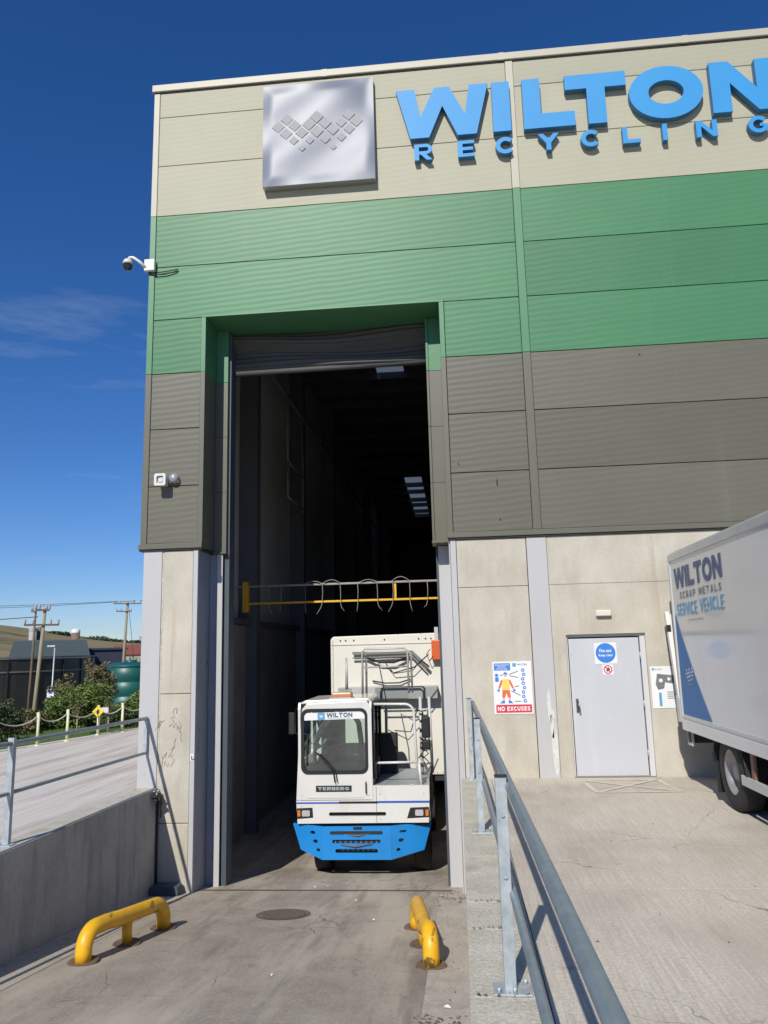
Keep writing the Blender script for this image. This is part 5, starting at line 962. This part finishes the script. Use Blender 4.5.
def leafball(g, c, rad, n, ls, flat=1.):
    for _ in range(n):
        while True:
            d = Vector((random.uniform(-1, 1), random.uniform(-1, 1), random.uniform(-1, 1)))
            if .35 < d.length < 1: break
        p = Vector(c) + Vector((d.x * rad[0], d.y * rad[1], d.z * rad[2])); u = Vector((random.gauss(0, 1), random.gauss(0, 1), random.gauss(0, .7))).normalized(); v = u.orthogonal().normalized(); v = (v + u.cross(v) * random.uniform(-1, 1)).normalized(); l = ls * random.uniform(.6, 1.3); b = len(g.v)
        g.v += [tuple(p - u * l), tuple(p + v * l * .4), tuple(p + u * l), tuple(p - v * l * .4)]; g.f.append((b, b + 1, b + 2, b + 3)); g.sm.append(0); g.mi.append(0)
def shrub(az, r, zb_, h, w, m, label, n=900, ls=.05, lobes=7, name='shrub', cat='shrub', group=None):
    p = pol(az, r, zb_); t = thing(name, label, cat, tuple(p), 0, group); g = MB(); g.norecalc = 1; s = MB()
    for k in range(lobes):
        a = random.uniform(0, 6.28); rr = random.uniform(0, .33) * w; z = h * random.uniform(.25, .85); c = Vector((rr * math.cos(a), rr * math.sin(a), z))
        leafball(g, c, (w * random.uniform(.16, .3), w * random.uniform(.16, .3), h * random.uniform(.14, .24)), n // lobes, ls)
        s.tube([(0, 0, 0), c * .5 + Vector((.02, 0, .05)), c * 1.05], .022, 5, r2=.006)
        for q in range(2): e = c + Vector((random.uniform(-.2, .2) * w, random.uniform(-.2, .2) * w, h * random.uniform(.1, .3))); s.tube([c * .8, e], .008, 4, r2=.003); leafball(g, e, (.08 * w, .08 * w, .08 * h), n // (lobes * 4), ls)
    g.build('foliage', m, t); s.build('stems', TWIG, t); return t
random.seed(21)
SG = 'shrubs planted beyond the lawn'
shrub(-32.1, 22.5, -.3, 1.15, 1.7, LEAFB, 'dark dense bush at the left border of the view', 2400, .05)
shrub(-30.3, 25, -.4, .8, 2.0, LEAFC, 'low brownish shrub at the foot of the leaning pole', 1300)
shrub(-29.2, 26, -.4, .85, 2.0, LEAFB, 'dark shrub left of the lamp post foot', 1300)
shrub(-28.2, 26, -.4, 1.35, 2.0, LEAFA, 'bright green shrub just right of the lamp post', 1900)
shrub(-27.2, 27, -.4, 1.6, 1.9, LEAFC, 'olive brown shrub with bare shoots before the dark tank', 1700)
shrub(-26.3, 26, -.4, 1.4, 2.1, LEAFA, 'tall bright green shrub before the right end of the dark tank', 2300)
shrub(-25.3, 26, -.4, 1.3, 1.7, LEAFA, 'spreading green shrub left of the teal tank', 2300)
shrub(-25.9, 31, -.9, 2.5, 1.7, LEAFC, 'tall tawny bush behind the green shrubs beside the teal tank', 1800, .06)
shrub(-23.2, 25.5, -.4, 1.25, 1.5, LEAFA, 'green shrub in front of the teal tank beside the corner column', 2000)
shrub(-24.3, 25, -.4, .8, 1.5, LEAFB, 'low dark green shrub filling the gap before the teal tank', 1000)
shrub(-22.2, 60, -2.8, 5.2, 4, LEAFA, 'yellow green tree crown behind the teal tank', 2200, .09, 9)
for az, l in ((-26.9, 'staked sapling in front of the olive shrub'), (-24.9, 'staked sapling in front of the green shrubs left of the teal tank')):
    p = pol(az, 23.5, -.2); t = thing('sapling', l, 'sapling', tuple(p)); MB().tube([(0, 0, 0), (0, 0, .65)], .025, 6).build('stake', WOOD, t); g = MB(); g.norecalc = 1; leafball(g, (0, 0, .75), (.15, .15, .3), 150, .05); g.build('foliage', LEAFC, t)
# understorey hedge mass on the slope break
g = MB(); g.norecalc = 1
for k in range(170):
    p = pol(-33.5 + 13.5 * random.random(), random.uniform(25, 31), 0); leafball(g, (p.x, p.y, -.4 + random.uniform(-.1, .25)), (.7, .7, .42), 75, .06)
tag(g.build('undergrowth', LEAFB), 'dark low undergrowth filling the bank behind the shrubs', 'undergrowth', kind='stuff')
g = MB(); g.norecalc = 1
for _ in range(9000):
    y = random.uniform(-2, 22); x = edge_x(y) - .05 - random.random() ** 1.5 * 11; h = random.uniform(.02, .06); a = random.uniform(0, 6.28); b = len(g.v)
    g.v += [(x, y, -.16), (x + .012 * math.cos(a), y + .012 * math.sin(a), -.16), (x + random.uniform(-.02, .02), y + random.uniform(-.02, .02), -.13 + h)]; g.f.append((b, b + 1, b + 2)); g.sm.append(0); g.mi.append(0)
tag(g.build('grass_blades', GRASS), 'short green grass blades standing on the lawn', 'grass', kind='stuff')
# round dark tank
tk = thing('storage_tank', 'large dark round panelled storage tank behind the shrubs', 'tank', tuple(pol(-34.2, 80, -3)))
rT = 11.5; g = MB(); g.lathe([(rT, 0), (rT, 4.9)], (0, 0, 0), 'z', 72, 0); g.build('tank_wall', TANKD, tk)
g = MB(); g.lathe([(rT, 5.0), (rT + .12, 5.0), (rT + .12, 5.12), (rT - .1, 5.12)], (0, 0, 0), 'z', 72, 0); g.lathe([(rT + .01, 3.85), (rT + .07, 3.85), (rT + .07, 3.97), (rT + .01, 3.97)], (0, 0, 0), 'z', 72, 0); g.build('tank_ring', mat('pale_tank_ring', (.16, .165, .15), .6), tk)
for k in range(28):
    a = R(k * 360 / 28); c = Vector((math.cos(a), math.sin(a), 0)); tdir = Vector((-math.sin(a), math.cos(a), 0)); g = MB(); g.obox(c * (rT + .06) + Vector((0, 0, 2.45)), c * .05, tdir * .05, (0, 0, 2.4)); g.build('tank_rib', TANKD, tk)
MB().lathe([(rT, 4.95), (.01, 5.2)], (0, 0, 0), 'z', 48, 0).build('tank_roof', TANKD, tk)
# teal tank
tg = thing('water_tank', 'teal green ribbed plastic water tank beside the corner column', 'water tank', tuple(pol(-23.55, 48, -2.6)))
pr = [(1.42, 0)] ; 
for z in (0, .8, 1.6, 2.4, 3.2): pr += [(1.42, z + .05), (1.42, z + .6), (1.36, z + .66), (1.36, z + .74)]
pr += [(1.42, 3.98), (1.38, 4.05), (.9, 4.2), (.001, 4.25)]; MB().lathe(pr, (0, 0, 0), 'z', 40).build('tank_shell', TANKG, tg); MB().lathe([(.35, 4.2), (.35, 4.32), (.001, 4.34)], (0, 0, 0), 'z', 20).build('hatch', TANKG, tg)
# utility poles
def pole(label, az, r, zb_, zt_, lean, arms, m, rad=.13, braces=True):
    p = pol(az, r, zb_); t = thing('utility_pole', label, 'utility pole', tuple(p)); H = zt_ - zb_; top = Vector((lean, 0, H)); MB().tube([(0, 0, 0), top * .5, top], rad, 10, r2=rad * .65).build('pole_shaft', m, t)
    ar = R(az); ux = Vector((math.cos(ar), -math.sin(ar), 0))
    for (dz, l0, l1) in arms:
        c = top * ((H - dz) / H) + Vector((0, -rad, 0)); a_ = MB().bar(c + ux * l0, c + ux * l1, .09, .1).build('cross_arm', WOODD, t); g = MB()
        for q in (l0 * .95, l0 * .5, l1 * .5, l1 * .95): b = c + ux * q; g.lathe([(.03, .05), (.06, .09), (.05, .14), (.07, .2), (.04, .3), (.001, .32)], tuple(b), 'z', 8)
        g.build('insulator', STKG, t)
    return p, top
pA, tA = pole('leaning timber utility pole with two cross arms nearest the left border', -29.75, 46, -3.2, 4.7, .45, ((.15, -.42, .30), (.95, -.9, .85)), WOOD)
pole('thin dark timber pole left of the leaning utility pole', -30.0, 62, -3, 5.4, .2, ((.05, -.25, .1),), WOODD, .11)
pB, tB = pole('tall timber utility pole standing against the sky beside the building corner', -24.15, 78, -3, 7.2, .35, ((.25, -1.2, 1.35), (1.0, -.9, .5)), WOOD, .17)
g = MB(); b0 = pol(-24.0, 78, 2.0) if False else None
def wire(a, b, sag, label):
    a = Vector(a); b = Vector(b); tag(MB().tube([a.lerp(b, k / 16) - Vector((0, 0, sag * 4 * (k / 16) * (1 - k / 16))) for k in range(17)], .022, 5).build('overhead_wire', CABLE), label, 'wire')
PB = pB + tB
wire(PB + Vector((-1.0, 0, 0)), PB + Vector((-60, -8, 1.2)), .7, 'upper overhead wire running left from the tall pole'); wire(PB + Vector((.8, 0, 0)), PB + Vector((-60, -4, 1.6)), 1.0, 'second overhead wire running left just below the upper one'); wire(PB + Vector((1.2, 0, 0)), PB + Vector((40, 10, 1.4)), .6, 'overhead wire running right from the tall pole behind the building')
PA = pA + tA
wire(PA + Vector((-.4, 0, -.5)), PA + Vector((-35, 4, .4)), .5, 'thin overhead wire running left from the leaning pole'); wire(PB + Vector((.1, 0, -.2)), pB + Vector((2.2, -1, 0)), 0, 'slanting stay wire on the right of the tall pole')
# lamp post
p = pol(-28.65, 42, -3.0); lp = thing('lamp_post', 'grey street lamp with a small blue and white sign on its column', 'street lamp', tuple(p)); MB().tube([(0, 0, 0), (.1, 0, 5.5)], .05, 8, r2=.035).build('column', GALV, lp); MB().box(-.28, .14, -.07, .07, 5.5, 5.58).build('lantern', TRIM, lp, bevel=.02)
MB().box(-.14, .22, -.09, -.07, 3.05, 3.45).build('sign_plate', PWHITE, lp); MB().box(-.06, .14, -.095, -.091, 3.22, 3.40).build('sign_symbol', PBLUE, lp)
# fence behind shrubs
p0 = pol(-33, 36, -2.6); p1 = pol(-27, 36, -2.6); fz = thing('mesh_fence', 'teal mesh fence low behind the shrubs', 'fence', tuple(p0)); d = p1 - p0
for k in range(9): q = d * (k / 8); MB().box(q.x - .03, q.x + .03, q.y - .03, q.y + .03, 0, 2.4).build('fence_post', TEALF, fz)
g = MB()
for k in range(9): g.bar(Vector((0, 0, .25 + k * .26)), d + Vector((0, 0, .25 + k * .26)), .012, .016)
for k in range(110): q = d * (k / 110); g.box(q.x - .005, q.x + .005, q.y - .005, q.y + .005, .1, 2.4)
g.build('mesh_panel', TEALF, fz)
# sheds
def shed(label, azL, azR, r, depth, zb_, ze, zrg, mw, mr, ridge='along'):
    a = pol(azL, r, 0); b = pol(azR, r, 0); u = (b - a); Lw = u.length; u.normalize(); v = Vector((-u.y, u.x, 0)); t = thing('industrial_shed', label, 'shed', (a.x, a.y, zb_)); M_ = lambda s, w_, z: tuple(u * s + v * w_ + Vector((0, 0, z - zb_)))
    g = MB(); g.quad(M_(0, 0, zb_), M_(Lw, 0, zb_), M_(Lw, 0, ze), M_(0, 0, ze)); g.quad(M_(0, depth, zb_), M_(Lw, depth, zb_), M_(Lw, depth, ze), M_(0, depth, ze))
    for s in (0, Lw): g.quad(M_(s, 0, zb_), M_(s, depth, zb_), M_(s, depth, ze), M_(s, depth / 2, zrg), M_(s, 0, ze))
    g.build('wall', mw, t); g = MB(); e = .3
    g.quad(M_(-e, -e, ze - .02), M_(Lw + e, -e, ze - .02), M_(Lw + e, depth / 2, zrg + .05), M_(-e, depth / 2, zrg + .05)); g.quad(M_(-e, depth + e, ze - .02), M_(Lw + e, depth + e, ze - .02), M_(Lw + e, depth / 2, zrg + .05), M_(-e, depth / 2, zrg + .05))
    o = g.build('roof', mr, t); md = o.modifiers.new('s', 'SOLIDIFY'); md.thickness = .12; return t
shed('low shed with a wide grey green sheet roof behind the dark tank', -31.2, -26.4, 105, 26, -3, 2.0, 4.3, SHEDB, ROOFG)
shed('long dark navy clad shed between the tank and the tall pole', -27.0, -23.9, 115, 18, -3, 2.9, 3.1, SHEDB, SHEDB)
shed('distant building with a red roof right of the navy shed', -24.7, -20.5, 150, 16, -3, 2.2, 3.9, STKG, ROOFR)
def stack(label, az, r, zb_, zt_, rad, m, cap):
    t = thing('stack', label, 'silo', tuple(pol(az, r, zb_))); MB().lathe([(rad, 0), (rad, zt_ - zb_), (.001, zt_ - zb_ + .01)], (0, 0, 0), 'z', 20).build('shaft', m, t); MB().lathe([(rad * 1.04, zt_ - zb_ - .3), (rad * 1.04, zt_ - zb_ + .1), (rad * .8, zt_ - zb_ + .25), (.001, zt_ - zb_ + .3)], (0, 0, 0), 'z', 20).build('cap', cap, t)
stack('brown cylindrical stack with a white domed cap above the far roofs', -27.25, 125, 1, 5.9, .62, BRICK, PWHITE)
stack('pale grey stubby stack beside the leaning pole', -29.95, 125, 1, 6.2, .55, STKG, STKG)
stack('dark cylindrical stack just right of the pale grey one', -29.5, 126, 1, 6.3, .5, RIMD, RIMD)
# far hedgerow bushes on the hill skyline
random.seed(33)
for i, (az, w_, h_) in enumerate(((-28.6, 3, .9), (-25.9, 5, 1.2), (-25.0, 3.5, .9), (-24.3, 3, .8), (-23.3, 3, .9), (-27.9, 1.8, 1.2))):
    r_ = 300; q = pol(az, r_); t = thing('hill_bush', 'tiny dark bush on the hill skyline, ' + ['above the grey stacks', 'widest, right of the brown stack', 'immediately right of the widest one', 'just left of the tall pole', 'just right of the tall pole', 'left of the brown stack'][i], 'bush', (q.x, q.y, gh(q.x, q.y) - .3), 0, 'bushes on the far hill skyline'); g = MB(); g.norecalc = 1; leafball(g, (0, 0, h_ * .5), (w_, w_ * .6, h_), 500, .45); g.build('foliage', LEAFB, t)
